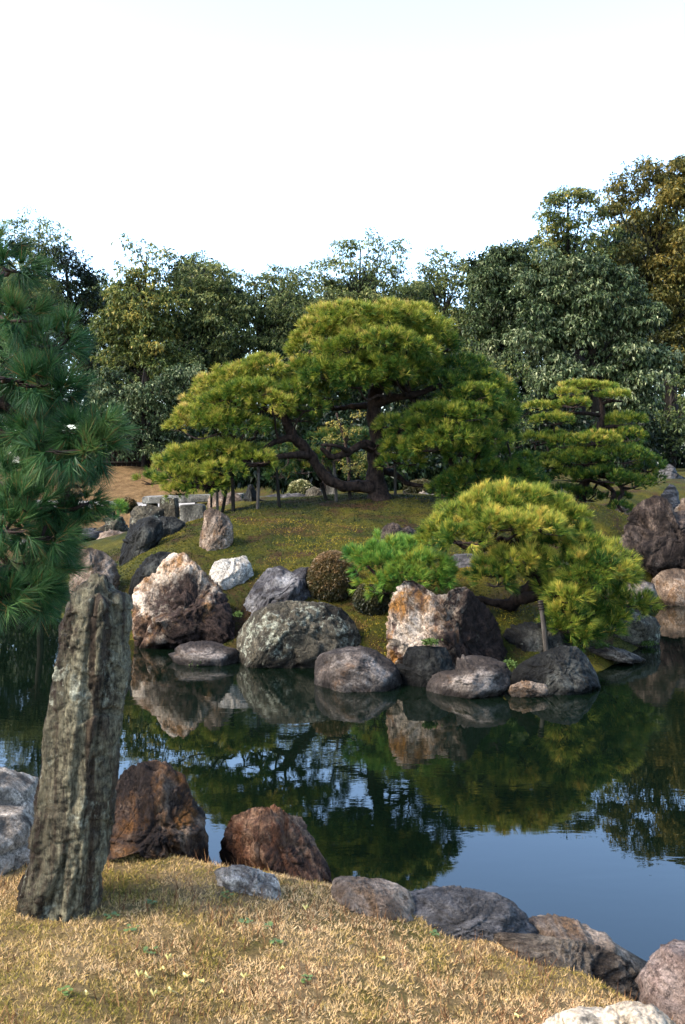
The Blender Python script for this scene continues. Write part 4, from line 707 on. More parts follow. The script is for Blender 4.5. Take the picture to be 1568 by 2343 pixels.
# ------------------------------------------------------------------ clipped shrubs
def shrub(label, px, py, rx, ry, D, stops, seed, n=7000, L=0.028, name='clipped_shrub', cat='shrub', group=None, depth=1.0, holes=0.0):
    rng = R_(seed); cen = W(px, py, D); rad = np.array([rx / F * D, rx / F * D * depth, ry / F * D]); base = cen - np.array([0, 0, rad[2]])
    root = thing(name, base, label, cat, group); Dn = rand_dir(rng, n); Dn[:, 2] = np.where(Dn[:, 2] < -0.75, -Dn[:, 2], Dn[:, 2]); h = fbm(Dn * 2.5, seed, 3)
    P = cen + Dn * rad * (1 + 0.07 * h - 0.22 * rng.random(n) ** 2)[:, None]
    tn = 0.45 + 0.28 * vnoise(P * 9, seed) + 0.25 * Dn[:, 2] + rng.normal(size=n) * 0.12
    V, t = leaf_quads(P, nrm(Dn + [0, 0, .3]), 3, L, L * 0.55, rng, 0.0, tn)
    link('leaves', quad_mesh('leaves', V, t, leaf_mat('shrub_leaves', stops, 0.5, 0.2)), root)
    mb = TubeMB()
    for k in range(9):
        th = rng.uniform(0, 6.28); e = cen + np.array([math.cos(th) * rad[0] * .7, math.sin(th) * rad[1] * .7, rad[2] * rng.uniform(-.1, .6)]); b = base + np.array([math.cos(th), math.sin(th), 0]) * 0.04
        mb.tube([b, (b + e) / 2 + [0, 0, -.03], e], [0.012, 0.009, 0.004], 5, 3, 0.1, k)
    link('stem', mb.mesh('stem', M_TWIG), root); return root
AZ = [(0.0, (0.018, 0.022, 0.008)), (0.35, (0.06, 0.055, 0.014)), (0.65, (0.15, 0.095, 0.03)), (1.0, (0.33, 0.20, 0.09))]
DK = [(0.0, (0.012, 0.02, 0.008)), (0.5, (0.045, 0.048, 0.016)), (1.0, (0.15, 0.12, 0.04))]
shrub('round clipped brown green azalea between the saddle rock and the small pine', 760, 1322, 56, 60, 14.4, AZ, 401, 9000)
shrub('dark olive clipped azalea under the small green pine', 856, 1372, 46, 40, 13.9, DK, 402, 6000)
shrub('small round brown clipped bush by the white path on the far bank', 292, 1158, 20, 17, 33, AZ, 403, 1600, 0.07)
shrub('variegated cream and green shrub behind the mound, left of the big trunk', 688, 1120, 26, 19, 24, [(0.0, (0.04, 0.06, 0.02)), (0.5, (0.2, 0.22, 0.07)), (0.75, (0.5, 0.48, 0.25)), (1.0, (0.65, 0.6, 0.4))], 404, 1500, 0.06, 'variegated_shrub')
shrub('dark low shrub behind the mound, right of the big trunk', 965, 1122, 40, 22, 24.5, DK, 405, 2500, 0.06)

# ------------------------------------------------------------------ wood behind the garden
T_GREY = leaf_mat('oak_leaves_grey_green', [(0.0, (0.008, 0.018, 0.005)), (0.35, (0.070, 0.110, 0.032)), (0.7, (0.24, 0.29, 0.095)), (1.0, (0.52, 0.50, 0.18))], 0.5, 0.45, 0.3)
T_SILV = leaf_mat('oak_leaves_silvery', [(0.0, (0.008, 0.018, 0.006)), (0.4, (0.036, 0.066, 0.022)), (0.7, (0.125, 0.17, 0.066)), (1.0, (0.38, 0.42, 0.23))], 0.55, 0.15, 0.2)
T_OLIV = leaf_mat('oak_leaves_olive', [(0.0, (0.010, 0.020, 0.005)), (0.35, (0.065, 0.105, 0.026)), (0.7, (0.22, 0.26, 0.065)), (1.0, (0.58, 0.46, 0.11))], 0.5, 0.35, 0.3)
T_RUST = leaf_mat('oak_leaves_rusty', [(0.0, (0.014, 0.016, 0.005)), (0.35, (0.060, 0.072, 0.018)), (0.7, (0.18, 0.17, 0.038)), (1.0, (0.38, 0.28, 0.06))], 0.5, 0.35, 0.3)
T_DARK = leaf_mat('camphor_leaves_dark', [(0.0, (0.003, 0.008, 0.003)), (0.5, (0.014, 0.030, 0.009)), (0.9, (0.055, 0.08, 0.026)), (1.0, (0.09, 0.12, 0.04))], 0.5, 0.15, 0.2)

def build_tree(label, D, trunk, lobes, mat, seed, leaf=0.15, dens=1.0, name='forest_tree', group='trees of the wood behind the garden', clump=0.55, k=5, droop=0.6, depth=2.2, trunk_mat=None, cat='tree'):
    """lobes: (px,py,rx,ry[,density,tone]) pieces of the crown in picture units"""
    if D >= 37: D, leaf, clump, depth, dens = D * 1.19, leaf * 1.17, clump * 1.17, depth * 1.19, dens * .70
    rng = R_(seed); base = W(trunk[0][0], trunk[0][1], D); root = thing(name, base, label, cat, group)
    TP = np.array([W(a, b, D) for a, b, r in trunk]); mb = TubeMB(); C = mb.tube(TP, [r / F * D for *_, r in trunk], 9, 5, 0.12, seed)
    link('trunk', mb.mesh('trunk', trunk_mat or M_LIMB), root)
    mb = TubeMB(); VV = []; TT = []
    for lb in lobes:
        px, py, rx, ry = lb[:4]; dn = lb[4] if len(lb) > 4 else 1.0; tone = lb[5] if len(lb) > 5 else 0.45
        cen = W(px, py, D); rad = np.array([rx / F * D, min(depth, rx / F * D * 1.1 + .4 * clump / .55), ry / F * D])
        nc = max(5, int(rad[0] * rad[2] * 3.14 * 3.4 / clump ** 2 * 0.55)); Dn = rand_dir(rng, nc); Dn[:, 1] = np.where(rng.random(nc) < 0.75, -np.abs(Dn[:, 1]), Dn[:, 1])
        cc = cen + Dn * rad * (rng.random(nc) ** 0.4)[:, None] * 0.93
        for c in cc:
            cr = clump * rng.uniform(0.6, 1.25); n = max(5, int(42 * dn * dens * (cr / 0.55) ** 2 * rng.uniform(0.4, 1.3)))
            d = rand_dir(rng, n); d[:, 2] = np.where((d[:, 2] < -0.2) & (rng.random(n) < 0.7), -d[:, 2], d[:, 2])
            P = c + d * np.array([cr, cr, cr * 0.62]) * (rng.random(n) ** 0.45)[:, None]
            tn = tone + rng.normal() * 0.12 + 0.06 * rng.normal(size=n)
            V, t = leaf_quads(P, d, k, leaf, leaf * 0.42, rng, droop, tn, 0.2); VV.append(V); TT.append(t)
        # limbs to some of the clumps
        for c in cc[::4]:
            j = np.argmin(np.linalg.norm(C - (c + np.array([0, 0, -abs(c[2] - base[2]) * 0.25])), axis=1)); a = C[j]; dd = np.linalg.norm(c - a)
            m = a + (c - a) * 0.5 + rng.normal(size=3) * dd * 0.06 + np.array([0, 0, -.05 * dd]); mb.tube([a, m, c], [(0.04 + 0.010 * dd) * min(1, clump / .5), 0.026 * min(1, clump / .5), 0.010 * min(1, clump / .5)], 5, 3, 0.1, 3, False)
    link('crown', quad_mesh('crown', np.vstack(VV), np.concatenate(TT), mat), root, W(lobes[0][0], lobes[0][1], D)); link('branches', mb.mesh('branches', M_LIMB), root)
    return root
def stem(px, top, r=9, by=1075): return [(px, by, r), (px + 3, (by + top) / 2 + 80, r * .8), (px - 4, (by + top) / 2 - 40, r * .55), (px, top + 25, r * .15)]

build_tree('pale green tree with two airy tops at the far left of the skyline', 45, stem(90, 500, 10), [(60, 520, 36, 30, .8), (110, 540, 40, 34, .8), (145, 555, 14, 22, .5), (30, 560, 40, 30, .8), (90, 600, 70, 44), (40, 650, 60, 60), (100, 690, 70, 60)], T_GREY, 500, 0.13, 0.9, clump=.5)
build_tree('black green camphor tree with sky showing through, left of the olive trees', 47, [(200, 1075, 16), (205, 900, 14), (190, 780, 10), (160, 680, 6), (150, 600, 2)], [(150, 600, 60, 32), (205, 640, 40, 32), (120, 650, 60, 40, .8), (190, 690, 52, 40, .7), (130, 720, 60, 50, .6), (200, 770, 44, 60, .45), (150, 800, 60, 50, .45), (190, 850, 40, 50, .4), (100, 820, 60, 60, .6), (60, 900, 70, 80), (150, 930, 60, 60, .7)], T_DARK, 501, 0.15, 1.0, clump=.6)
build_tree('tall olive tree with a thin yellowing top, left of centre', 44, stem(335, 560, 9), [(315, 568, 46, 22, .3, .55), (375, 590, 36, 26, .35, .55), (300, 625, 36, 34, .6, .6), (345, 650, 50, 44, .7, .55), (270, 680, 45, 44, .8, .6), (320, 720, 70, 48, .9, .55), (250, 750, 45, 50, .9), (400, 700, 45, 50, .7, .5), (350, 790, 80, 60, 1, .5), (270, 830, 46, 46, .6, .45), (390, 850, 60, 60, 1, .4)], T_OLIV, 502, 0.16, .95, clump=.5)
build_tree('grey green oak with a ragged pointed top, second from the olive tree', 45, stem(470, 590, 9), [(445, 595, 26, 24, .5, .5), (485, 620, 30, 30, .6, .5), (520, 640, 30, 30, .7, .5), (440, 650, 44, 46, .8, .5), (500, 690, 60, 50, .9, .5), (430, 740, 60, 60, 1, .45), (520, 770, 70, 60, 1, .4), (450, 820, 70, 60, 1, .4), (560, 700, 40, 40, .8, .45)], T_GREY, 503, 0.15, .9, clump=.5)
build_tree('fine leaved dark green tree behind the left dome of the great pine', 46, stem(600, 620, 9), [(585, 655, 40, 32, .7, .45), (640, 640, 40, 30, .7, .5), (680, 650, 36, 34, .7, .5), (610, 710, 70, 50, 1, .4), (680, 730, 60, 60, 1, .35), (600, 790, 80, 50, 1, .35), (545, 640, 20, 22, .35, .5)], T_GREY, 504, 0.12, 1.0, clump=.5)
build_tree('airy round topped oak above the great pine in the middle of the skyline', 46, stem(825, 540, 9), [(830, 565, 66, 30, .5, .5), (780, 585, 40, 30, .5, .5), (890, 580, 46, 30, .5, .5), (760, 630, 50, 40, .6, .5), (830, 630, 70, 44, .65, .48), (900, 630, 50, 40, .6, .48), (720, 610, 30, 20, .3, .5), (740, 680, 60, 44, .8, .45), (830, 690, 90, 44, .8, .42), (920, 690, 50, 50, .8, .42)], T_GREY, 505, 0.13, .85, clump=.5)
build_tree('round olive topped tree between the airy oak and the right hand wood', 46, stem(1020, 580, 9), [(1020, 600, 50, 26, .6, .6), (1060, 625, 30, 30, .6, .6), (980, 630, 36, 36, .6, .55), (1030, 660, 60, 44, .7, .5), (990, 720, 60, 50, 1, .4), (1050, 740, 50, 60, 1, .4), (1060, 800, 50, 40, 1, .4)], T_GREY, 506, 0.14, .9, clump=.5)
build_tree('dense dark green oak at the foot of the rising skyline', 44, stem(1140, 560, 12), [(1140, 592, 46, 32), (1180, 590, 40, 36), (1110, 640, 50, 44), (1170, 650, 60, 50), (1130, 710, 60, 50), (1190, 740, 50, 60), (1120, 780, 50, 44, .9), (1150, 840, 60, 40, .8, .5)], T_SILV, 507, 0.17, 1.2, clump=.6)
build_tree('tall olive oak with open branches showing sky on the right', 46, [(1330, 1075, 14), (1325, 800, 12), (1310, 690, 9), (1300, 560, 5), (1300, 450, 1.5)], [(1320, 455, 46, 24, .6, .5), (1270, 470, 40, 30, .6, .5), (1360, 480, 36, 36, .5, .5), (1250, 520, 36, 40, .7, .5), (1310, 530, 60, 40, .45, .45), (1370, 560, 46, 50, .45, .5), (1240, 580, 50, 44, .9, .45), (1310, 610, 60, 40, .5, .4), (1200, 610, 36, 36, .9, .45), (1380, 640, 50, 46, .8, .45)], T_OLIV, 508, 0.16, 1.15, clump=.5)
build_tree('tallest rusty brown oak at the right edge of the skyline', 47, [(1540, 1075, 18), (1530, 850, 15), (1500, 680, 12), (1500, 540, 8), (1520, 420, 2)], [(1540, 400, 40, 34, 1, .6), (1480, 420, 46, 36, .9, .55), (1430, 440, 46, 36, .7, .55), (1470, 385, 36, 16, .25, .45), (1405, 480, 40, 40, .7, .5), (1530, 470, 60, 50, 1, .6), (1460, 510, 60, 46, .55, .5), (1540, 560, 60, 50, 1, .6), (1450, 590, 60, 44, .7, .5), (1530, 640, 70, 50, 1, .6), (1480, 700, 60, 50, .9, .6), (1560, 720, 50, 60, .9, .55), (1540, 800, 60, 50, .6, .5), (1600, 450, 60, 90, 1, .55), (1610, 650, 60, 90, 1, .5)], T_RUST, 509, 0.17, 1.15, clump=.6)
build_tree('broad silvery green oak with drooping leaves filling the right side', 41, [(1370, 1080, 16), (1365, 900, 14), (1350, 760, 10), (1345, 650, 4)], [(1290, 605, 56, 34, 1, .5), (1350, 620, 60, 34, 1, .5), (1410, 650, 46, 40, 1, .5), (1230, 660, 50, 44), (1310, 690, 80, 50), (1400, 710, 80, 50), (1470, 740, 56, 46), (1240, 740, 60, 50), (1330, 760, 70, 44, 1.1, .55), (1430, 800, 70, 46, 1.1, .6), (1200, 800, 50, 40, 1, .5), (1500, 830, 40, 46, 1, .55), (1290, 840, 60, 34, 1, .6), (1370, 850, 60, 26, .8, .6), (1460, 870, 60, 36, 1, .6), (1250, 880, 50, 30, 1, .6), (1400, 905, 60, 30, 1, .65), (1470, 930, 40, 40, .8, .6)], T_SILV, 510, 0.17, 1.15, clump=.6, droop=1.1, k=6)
build_tree('dark glossy oak hanging low over the far bank at left', 40, stem(330, 820, 8, 1068), [(300, 930, 60, 34, .9, .5), (250, 880, 40, 40, .8, .4), (360, 900, 60, 44, 1, .5), (330, 980, 66, 40, .8, .4), (400, 960, 60, 50, .8, .4), (300, 1025, 40, 36, .6, .35), (370, 1035, 50, 34, .6, .35), (430, 880, 60, 46, 1, .5), (230, 960, 36, 46, .6, .35)], T_SILV, 511, 0.14, 1.2, clump=.55, droop=.9)
build_tree('small dark leaved tree in the shade at the right edge', 38, stem(1540, 860, 7, 1068), [(1540, 960, 46, 46, .5, .3), (1580, 900, 46, 46, .5, .3), (1520, 1020, 36, 40, .5, .3), (1570, 1010, 40, 46, .5, .35), (1470, 1000, 36, 40, .4, .25)], T_GREY, 512, 0.15, .9, clump=.5)
build_tree('layered olive maple between the great pine and the silvery oak', 30, stem(1135, 815, 5, 1080), [(1110, 825, 50, 14, .9, .5), (1170, 838, 46, 16, .9, .45), (1080, 812, 30, 16, .8, .5), (1190, 865, 34, 16, .6, .35), (1140, 862, 50, 18, .7, .35), (1075, 790, 22, 12, .7, .45), (1210, 930, 36, 30, .6, .25), (1190, 990, 40, 40, .6, .2)], T_OLIV, 513, 0.09, 1.1, clump=.3, droop=.1, depth=1.2, group=None, name='maple_tree')
build_tree('twiggy yellow leaved bush behind the great pine, left of its trunk', 22, [(800, 1105, 4), (798, 1060, 4), (790, 1010, 4), (780, 975, 3), (770, 945, 2)], [(770, 968, 30, 10, .5, .85), (810, 985, 26, 9, .5, .85), (790, 1000, 22, 9, .45, .85), (820, 950, 12, 12, .4, .85), (760, 1000, 18, 14, .35, .8), (830, 1060, 22, 30, .4, .7), (800, 1075, 26, 20, .4, .7)], T_OLIV, 514, 0.045, 1.2, clump=.14, droop=.1, depth=.4, group=None, name='yellow_leaved_bush', trunk_mat=M_TWIG)
# dark farther row of the wood: two trees built once, the rest share their meshes
row = [(60, 640, 'dark tree filling the wood behind the left pine'), (300, 650, 'dark tree low in the second row behind the olive tree'), (480, 630, 'second row tree behind the ragged pointed oak'), (640, 655, 'second row tree behind the left dome of the great pine'),
       (800, 640, 'second row tree low behind the airy oak'), (960, 650, 'dark second row tree right of the airy oak'), (1120, 620, 'second row tree behind the dense dark oak'), (1290, 560, 'dark second row tree behind the silvery oak'), (1450, 520, 'dark second row tree behind the rusty oak'), (1600, 480, 'second row tree just past the right edge'), (-110, 600, 'second row tree just past the left edge')]
proto = []
for i, (px, top, lab) in enumerate(row[:2]):
    lo = []
    for r in range(5):
        y = 680 + 40 + r * (1010 - 680) / 4.6
        for s in (-1, 1): lo.append((px + s * 42, y + 14 * s, 52, 62, 0.8, .35))
    proto.append(build_tree(lab, 56, stem(px, 680, 14, 1068), lo, (T_DARK, T_GREY)[i], 540 + i, 0.26, 0.75, clump=.95, depth=3.0, k=5))
for i, (px, top, lab) in enumerate(row[2:]):
    src = proto[i % 2]; r = src.copy(); COL.objects.link(r); r['label'] = lab; r.location = tuple(W(px, 1068, 66.6 + (i % 3) * .9)); r.rotation_euler = (0, 0, i * 1.7); r.scale = (1.05, 1.05, (1068 - top) / (1068 - 680))
    for ch in list(src.children):
        c = ch.copy(); COL.objects.link(c); c.parent = r
for r, (px, top, lab) in zip(proto, row): r.scale = (1.05, 1.05, (1068 - top) / (1068 - 680))
def low_mass(label, x0, x1, y0, y1, D, seed, mat):
    lo = [(px, (y0 + y1) / 2 + 8 * math.sin(px), 46, (y1 - y0) / 2, .9, .3) for px in np.arange(x0, x1, 52)]
    if D > 37: D *= 1.15
    rng = R_(seed); root = thing('evergreen_bush', W((x0 + x1) / 2, y1, D), label, 'bush'); VV = []; TT = []; mb = TubeMB()
    for px, py, rx, ry, dn, tone in lo:
        c = W(px, py, D); rad = np.array([rx, rx, ry]) / F * D; n = 430; d = rand_dir(rng, n); P = c + d * rad * (rng.random(n) ** .35)[:, None]
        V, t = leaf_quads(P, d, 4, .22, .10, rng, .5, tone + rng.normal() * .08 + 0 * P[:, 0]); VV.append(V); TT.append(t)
        b = c - [0, 0, rad[2] + .1]; mb.tube([b, c], [.05, .02], 5, 3, .1, 1)
    link('foliage', quad_mesh('foliage', np.vstack(VV), np.concatenate(TT), mat), root); link('stem', mb.mesh('stem', M_LIMB), root)
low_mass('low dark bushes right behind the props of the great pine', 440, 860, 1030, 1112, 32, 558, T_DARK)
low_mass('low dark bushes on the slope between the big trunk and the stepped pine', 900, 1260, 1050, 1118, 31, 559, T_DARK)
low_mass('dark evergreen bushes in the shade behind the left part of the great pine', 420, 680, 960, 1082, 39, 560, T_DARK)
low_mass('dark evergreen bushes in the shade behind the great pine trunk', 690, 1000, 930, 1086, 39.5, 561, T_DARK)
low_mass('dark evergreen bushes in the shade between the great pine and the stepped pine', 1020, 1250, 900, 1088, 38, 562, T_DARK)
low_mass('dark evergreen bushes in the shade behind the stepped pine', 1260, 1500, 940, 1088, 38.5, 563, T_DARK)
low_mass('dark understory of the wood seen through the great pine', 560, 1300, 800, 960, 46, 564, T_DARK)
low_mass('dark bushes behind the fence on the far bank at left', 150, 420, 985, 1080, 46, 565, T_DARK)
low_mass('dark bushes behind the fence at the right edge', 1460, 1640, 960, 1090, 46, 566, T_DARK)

# ------------------------------------------------------------------ props, bridge, fence, path
def post(label, a, b, D, r=3.2, mat=None, dy=0.0, wrap=None, group='props holding up the great pine', cross=False):
    A = W(a[0], a[1], D); B = W(b[0], b[1], D + dy); B[2] = min(B[2], B[2]) - 0.12; rr = r / F * D
    root = thing('support_post', B, label, 'post', group); mb = TubeMB(); mb.tube([A, (A + B) / 2 + [0.006, 0, 0], B], [rr * .85, rr * .95, rr], 9, 4, 0.06, int(a[0])); link('pole', mb.mesh('pole', mat or M_POST), root)
    mb = TubeMB(); ax = nrm(B - A)
    if cross:
        X = A + ax * rr * 1.2; mb.tube([X + [-rr * 2.2, 0, 0], X + [0, 0, rr * .2], X + [rr * 2.2, 0, 0]], [rr * .7] * 3, 8, 3, .05, 3); link('crossbar', mb.mesh('crossbar', mat or M_POST), root); mb = TubeMB()
    for k in range(4):
        c = A + ax * (0.01 + k * rr * .9); th = np.linspace(0, 2 * np.pi, 9); u = nrm(np.cross(ax, [0, 1, 0])); v = np.cross(ax, u)
        mb.tube([c + rr * 1.04 * (math.cos(t) * u + math.sin(t) * v) for t in th], [rr * .2] * 9, 5, 1, 0, 0, False)
    link('rope_lashing', mb.mesh('rope_lashing', M_ROPE), root)
post('dark prop nearest the left tip of the great pine', (532, 1092), (534, 1172), 19.3, 4.5, M_POST_D)
post('short dark prop just left of a pair of thin posts under the left bough', (518, 1120), (506, 1172), 19.6, 4, M_POST_D)
post('left one of the pair of thin posts under the left bough', (497, 1115), (497, 1178), 19.4, 3.4, M_POST)
post('right one of the pair of thin posts under the left bough', (484, 1120), (482, 1178), 19.5, 3, M_POST_D)
post('pale straight prop under the twin branches', (592, 1068), (589, 1168), 19.2, 4, M_POST)
post('dark leaning prop right of the pale straight one', (630, 1052), (640, 1152), 19.4, 4, M_POST_D)
post('grey prop under the crooked branch, left of the trunk', (764, 1056), (770, 1138), 19.8, 4, M_POST)
post('dark prop where the thick low branch rises', (736, 1105), (750, 1146), 20.2, 4.5, M_POST_D)
post('stubby prop under the thick low branch near the trunk', (800, 1122), (801, 1138), 19.9, 4, M_POST_D)
post('greenish straight prop right of the big trunk', (903, 1050), (905, 1142), 20.3, 3.6, M_POST)
post('pale wooden prop with rope holding the bough of the front pine over the water', (1237, 1374), (1253, 1500), 12.6, 6.5, M_POST, -0.05, None, None, False)

def block(name, label, poly, D, T, mat, seed, parent=None, cat='stone block', group=None, chip=0.012):
    """dressed stone: outline poly extruded in depth, edges chipped"""
    import bmesh
    pw = [W(x, y, D) for x, y in poly]; bm = bmesh.new(); f = [bm.verts.new(p) for p in pw]; k = [bm.verts.new(p + np.array([0, T, 0])) for p in pw]; n = len(f)
    bm.faces.new(f); bm.faces.new(k[::-1])
    for i in range(n): bm.faces.new((f[(i + 1) % n], f[i], k[i], k[(i + 1) % n]))
    bmesh.ops.recalc_face_normals(bm, faces=bm.faces); bmesh.ops.bevel(bm, geom=list(bm.edges), offset=0.02, segments=2, affect='EDGES')
    bmesh.ops.subdivide_edges(bm, edges=[e for e in bm.edges if e.calc_length() > 0.12], cuts=4, use_grid_fill=True)
    V = np.array([v.co[:] for v in bm.verts]); dd = fbm(V * 5, seed, 3) * chip
    for v, d in zip(bm.verts, dd): v.co += v.normal * d
    me = bpy.data.meshes.new(name); bm.to_mesh(me); bm.free(); me.materials.append(mat); c = np.array(W(sum(x for x, y in poly) / n, max(y for x, y in poly), D))
    return link(name, me, parent, c, label=label, cat=cat if parent is None else None, group=group)
br = thing('stone_bridge', W(440, 1200, 24), 'old grey stone slab bridge under the left end of the great pine', 'bridge')
block('bridge_slab', None, [(325, 1137), (552, 1131), (552, 1147), (325, 1153)], 23.5, 1.0, m_stone, 1, br)
block('pier', 'near square pier, pale and streaked', [(410, 1156), (455, 1154), (466, 1158), (468, 1200), (412, 1204)], 20.6, .4, m_stone, 2, br)
block('pier', 'dark pier with pale streaks', [(366, 1140), (400, 1140), (404, 1196), (362, 1200)], 22.5, .5, m_lich, 3, br)
block('pier', None, [(476, 1147), (500, 1147), (500, 1196), (474, 1196)], 23.6, .6, m_dark, 4, br)
block('pier', None, [(335, 1152), (352, 1152), (354, 1190), (333, 1190)], 24.0, .6, m_stone, 5, br)
block('stone_pillar', 'square weathered stone pillar behind the thick low branch', [(747, 1100), (768, 1100), (770, 1152), (744, 1152)], 23.0, .22, m_stone, 6, None, 'pillar')

M_FENCE = plain_mat('dark_fence_wood', (0.012, 0.009, 0.007), (0.045, 0.032, 0.024), 6, (4, 4, 0.4), 0.85, 0.5, 0.01)
def fence(label, x0, x1, Y, z0, h):
    root = thing('wooden_fence', ((x0 + x1) / 2, Y, z0), label, 'fence'); n = int((x1 - x0) / 0.24); me = None
    def bx(a, b, c, d, e, f): 
        v = np.array([(x, y, z) for x in (a, b) for y in (c, d) for z in (e, f)]); return mesh_np('part', v, [0, 1, 3, 2, 4, 6, 7, 5, 0, 4, 5, 1, 2, 3, 7, 6, 0, 2, 6, 4, 1, 5, 7, 3], 4, M_FENCE)
    me = bx(-.105, .105, -.012, .012, 0, h); me.name = 'board'
    for i in range(n):
        o = bpy.data.objects.new('board', me); COL.objects.link(o); o.parent = root; o.location = (x0 + .12 + i * .24 - (x0 + x1) / 2, 0, random.uniform(-.02, .02))
    for k, z in enumerate((.35, h - .3)):
        m2 = bx(x0, x1, -.06, -.015, z, z + .09); o = bpy.data.objects.new('rail', m2); COL.objects.link(o); o.parent = root; o.location = (-(x0 + x1) / 2, 0, 0)
fence('dark board fence under the trees on the far bank at left', -12.5, -7.6, 47.6, 2.25, 1.7)
fence('dark board fence under the trees at the right edge', 17.2, 22.0, 50, 2.2, 1.7)

# white path along the far bank
def path():
    xs = np.linspace(-30, -6.2, 60); V = []
    for x in xs:
        yc = 42.0 + 0.3 * math.sin(x * .4)
        for k, dy in enumerate((-0.1, -0.05, 0.4, 0.45)): V.append((x, yc + dy, gz(x, yc + dy) * (0 if False else 1) + (-.1 if k in (0, 3) else .10)))
    q = []
    for i in range(len(xs) - 1):
        for j in range(3): q.append((i * 4 + j, (i + 1) * 4 + j, (i + 1) * 4 + j + 1, i * 4 + j + 1))
    link('gravel_path', mesh_np('gravel_path', V, q, 4, plain_mat('white_gravel', (0.5, 0.49, 0.46), (0.72, 0.70, 0.66), 40, (1, 1, 1), .95, .4, .01)), kind='structure')
path()

# ------------------------------------------------------------------ moss pile on the mound, grass in the lawn
def blades(name, X, Y, Z, L, w, rng, stops, lean=0.5, rough=0.8, tone=None, kind='stuff', nb=1):
    n = len(X); B = np.stack([X, Y, Z - 0.004], 1); D = nrm(np.stack([rng.normal(size=n) * lean, rng.normal(size=n) * lean, np.ones(n)], 1)); S = nrm(np.cross(D, rand_dir(rng, n))) * (w * (.7 + .6 * rng.random(n)))[:, None] / 2
    Ls = (L * (0.5 + rng.random(n)))[:, None]; V = np.stack([B - S, B + S, B + D * Ls], 1).reshape(-1, 3)
    t = rng.random(n) if tone is None else np.clip(tone + rng.normal(size=n) * .13, 0, 1)
    o = link(name, tri_mesh(name, V, np.repeat(t, 3), leaf_mat(name, stops, rough, .25, .2))); o['kind'] = kind; return o
rng = R_(700)
n = 110000; Y = 11.8 + 9.5 * rng.random(n) ** 1.2; X = rng.uniform(-6, 6.5, n); Z = island_z(X, Y); ok = Z > 0.05; X, Y, Z = X[ok], Y[ok], Z[ok]
P3 = np.stack([X, Y, 0 * X], 1); bz = fbm(P3 * .9 + 7, 31, 3); tn = .40 + .30 * vnoise(P3 * .6, 1) + .3 * fbm(P3 * 2.2, 2, 3) + .55 * smooth(.18, .5, bz) - .12 * smooth(14.5, 19, Y)
blades('mound_moss', X, Y, Z, .032, .016, rng, [(0, (.008, .016, .003)), (.3, (.026, .042, .005)), (.5, (.095, .105, .009)), (.75, (.27, .21, .016)), (1, (.16, .095, .028))], 1.1, tone=tn)
n = 330000; Y = 2.3 + 3.0 * rng.random(n) ** 1.0; X = rng.uniform(-1, 1, n) * (0.42 * Y + .2); Z = near_z(X, Y); ok = (Z > .35) & (vnoise(np.stack([X * 30, Y * 30, 0 * X], 1), 77) + .5 * vnoise(np.stack([X * 75, Y * 75, 0 * X], 1), 78) > -.42); X, Y, Z = X[ok], Y[ok], Z[ok]
P3 = np.stack([X, Y, 0 * X], 1); cl = fbm(P3 * 9, 5, 3); tn = .54 + .20 * fbm(P3 * 1.6, 4, 3) + .22 * cl + .12 * np.clip(X, -1, 1)
GR = [(0, (.11, .11, .012)), (.2, (.26, .22, .03)), (.38, (.52, .37, .11)), (.55, (.70, .47, .22)), (.78, (.92, .67, .36)), (.93, (.66, .38, .17)), (1, (.32, .13, .06))]
blades('lawn_grass', X, Y, Z, .019, .0036, rng, GR, 1.0, tone=tn)
n = 12000; Y = 2.4 + 2.6 * rng.random(n); X = rng.uniform(-1, 1, n) * (0.42 * Y + .2); cl = vnoise(np.stack([X * 6, Y * 6, 0 * X], 1), 8); Z = near_z(X, Y); ok = (Z > .4) & (cl > -.1); X, Y, Z = X[ok], Y[ok], Z[ok]
blades('dry_grass_stalks', X, Y, Z, .050, .0044, rng, [(0, (.07, .032, .012)), (.5, (.18, .085, .035)), (1, (.40, .23, .10))], .35)

# small green weeds and fallen yellow leaves in the lawn
M_WEED = leaf_mat('weed_leaf', [(0, (.05, .10, .02)), (1, (.16, .24, .06))], .5, .2); M_FALL = leaf_mat('fallen_leaf', [(0, (.62, .50, .10)), (1, (.75, .66, .30))], .5, .2)
def on_lawn(px, py):
    d = 2.6
    for _ in range(60):
        p = W(px, py, d); z = nz(p[0], p[1])
        if p[2] <= z: break
        d += 0.03
    return np.array([p[0], p[1], z])
weeds = [(350, 2072, 'behind the standing stone foot'), (345, 2190, 'left of centre'), (150, 2280, 'at the lower left'), (630, 2165, 'right of the middle'), (255, 2110, ''), (560, 2120, ''), (610, 2120, ''), (300, 2140, ''), (880, 2090, ''), (1000, 2150, ''), (520, 2060, ''), (700, 2250, '')]
def weed_mesh(seed):
    r = R_(seed); V = []; F_ = []
    for k in range(9):
        a = r.uniform(0, 6.28); R = r.uniform(.012, .028); cx, cy, cz = math.cos(a) * R * .8, math.sin(a) * R * .8, r.uniform(.004, .016); s = r.uniform(.006, .010); b = len(V); tl = r.uniform(-.3, .3)
        for t in range(6): th = t / 6 * 6.28; V.append((cx + math.cos(th) * s, cy + math.sin(th) * s * .8, cz + tl * math.cos(th) * s))
        F_.append(b)
    V = np.array(V); fa = []
    for b in F_:
        for t in range(1, 5): fa += [b, b + t, b + t + 1]
    return mesh_np('weed', V, fa, 3, M_WEED, R_(seed).random(len(V)))
wm = [weed_mesh(s) for s in (1, 2, 3)]
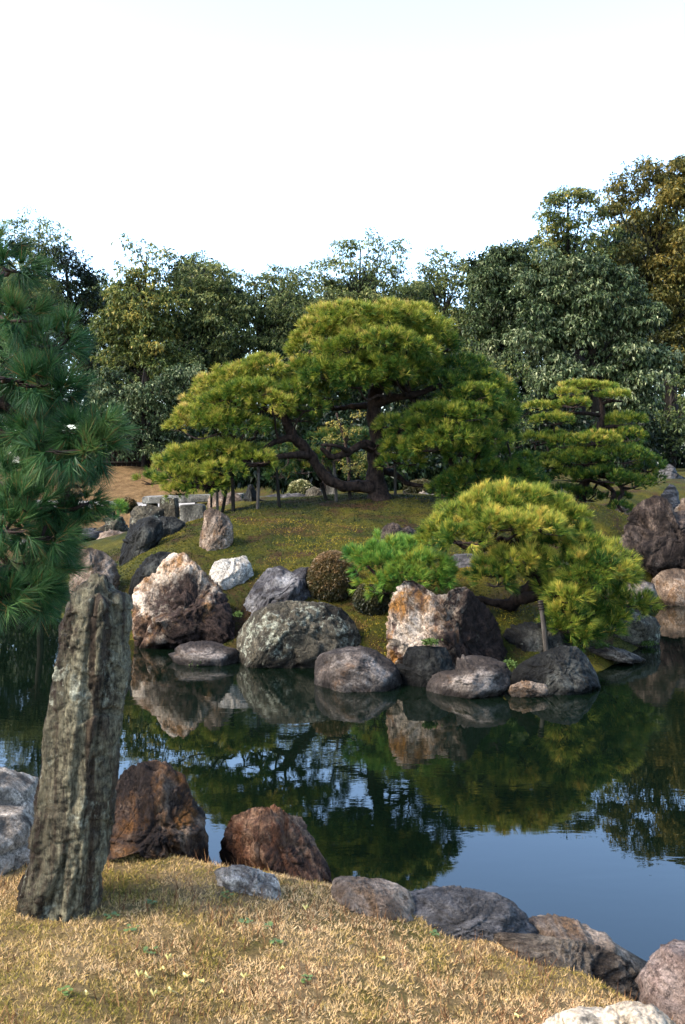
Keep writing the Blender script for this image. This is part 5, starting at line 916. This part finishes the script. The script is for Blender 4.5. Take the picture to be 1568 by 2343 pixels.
for i, (px, py, _) in enumerate(weeds):
    p = on_lawn(px, py); o = bpy.data.objects.new('clover_plant', wm[i % 3]); COL.objects.link(o); o.location = tuple(p); o.rotation_euler = (0, 0, i * 1.3); o.scale = (1.1,) * 3
    props(o, 'small green clover plant low in the dry lawn', 'weed', 'green clover plants in the dry lawn')
def fall_mesh(seed):
    r = R_(seed); N = 9; V = [(0, 0, 0.003)]; s = .014
    for k in range(N): a = -1.1 + 2.2 * k / (N - 1); rr = s * (1 - .3 * (k == N // 2)) * (1 + .1 * r.normal()); V.append((math.sin(a) * rr, math.cos(a) * rr, .006 + .006 * math.sin(k * 1.7)))
    V.append((.001, -.012, .002)); fa = []
    for k in range(1, N): fa += [0, k + 1, k]
    fa += [0, 1, N + 1]
    return mesh_np('ginkgo_leaf', np.array(V), fa, 3, M_FALL, r.random(len(V)))
fm = [fall_mesh(s) for s in (1, 2, 3)]
for i, (px, py) in enumerate([(318, 2242), (340, 2252), (365, 2240), (385, 2205), (430, 2245), (455, 2262), (352, 2290), (395, 2282), (640, 2235), (700, 2092), (1190, 2335), (870, 2205), (560, 2255), (205, 2290), (500, 2290)]):
    p = on_lawn(px, py); o = bpy.data.objects.new('fallen_leaf', fm[i % 3]); COL.objects.link(o); o.location = (p[0], p[1], p[2] + .012); o.rotation_euler = (.3 * math.sin(i), .3 * math.cos(i * 2), i * 2.1); o.scale = (1.2,) * 3
    props(o, 'yellow fan shaped leaf fallen on the dry lawn', 'leaf', 'yellow fallen leaves on the lawn')
# bright green waterline plants
rng = R_(720)
for px, py, D, wd, lab in [(445, 1522, 12.75, 26, 'tuft of bright moss at the waterline under the low flat purple rock'), (1110, 1588, 11.25, 40, 'tuft of bright green moss under the two tiered rock'), (1245, 1588, 11.3, 50, 'bright green moss along the foot of the dark dome rock'), (1480, 1478, 14.0, 50, 'green leaves along the waterline of the grey brown boulder'), (1380, 1486, 12.9, 40, 'moss patch lying on the plank shaped slab'), (543, 1412, 13.9, 14, 'yellow green moss in the joint between the cream boulder and the saddle rock'), (985, 1478, 11.65, 30, 'moss on top of the small dark streaked rock'), (1172, 1528, 11.2, 24, 'moss at the upper left edge of the dark dome rock')]:
    n = 260; X = (px + rng.normal(size=n) * wd * .25 - 784) / F * D; Yy = D + .12 + rng.normal(size=n) * .05; c = W(px, py, D); Z = c[2] + rng.random(n) * .04
    V, t = leaf_quads(np.stack([X, Yy, Z], 1), np.tile([0, -.3, .8], (n, 1)), 2, .03, .018, rng, 0, np.full(n, .4)); o = link('moss_tuft', quad_mesh('moss_tuft', V, t, leaf_mat('bright_moss', [(0, (.03, .06, .01)), (1, (.12, .2, .02))], .8, .2)), None, c, label=lab, cat='moss')
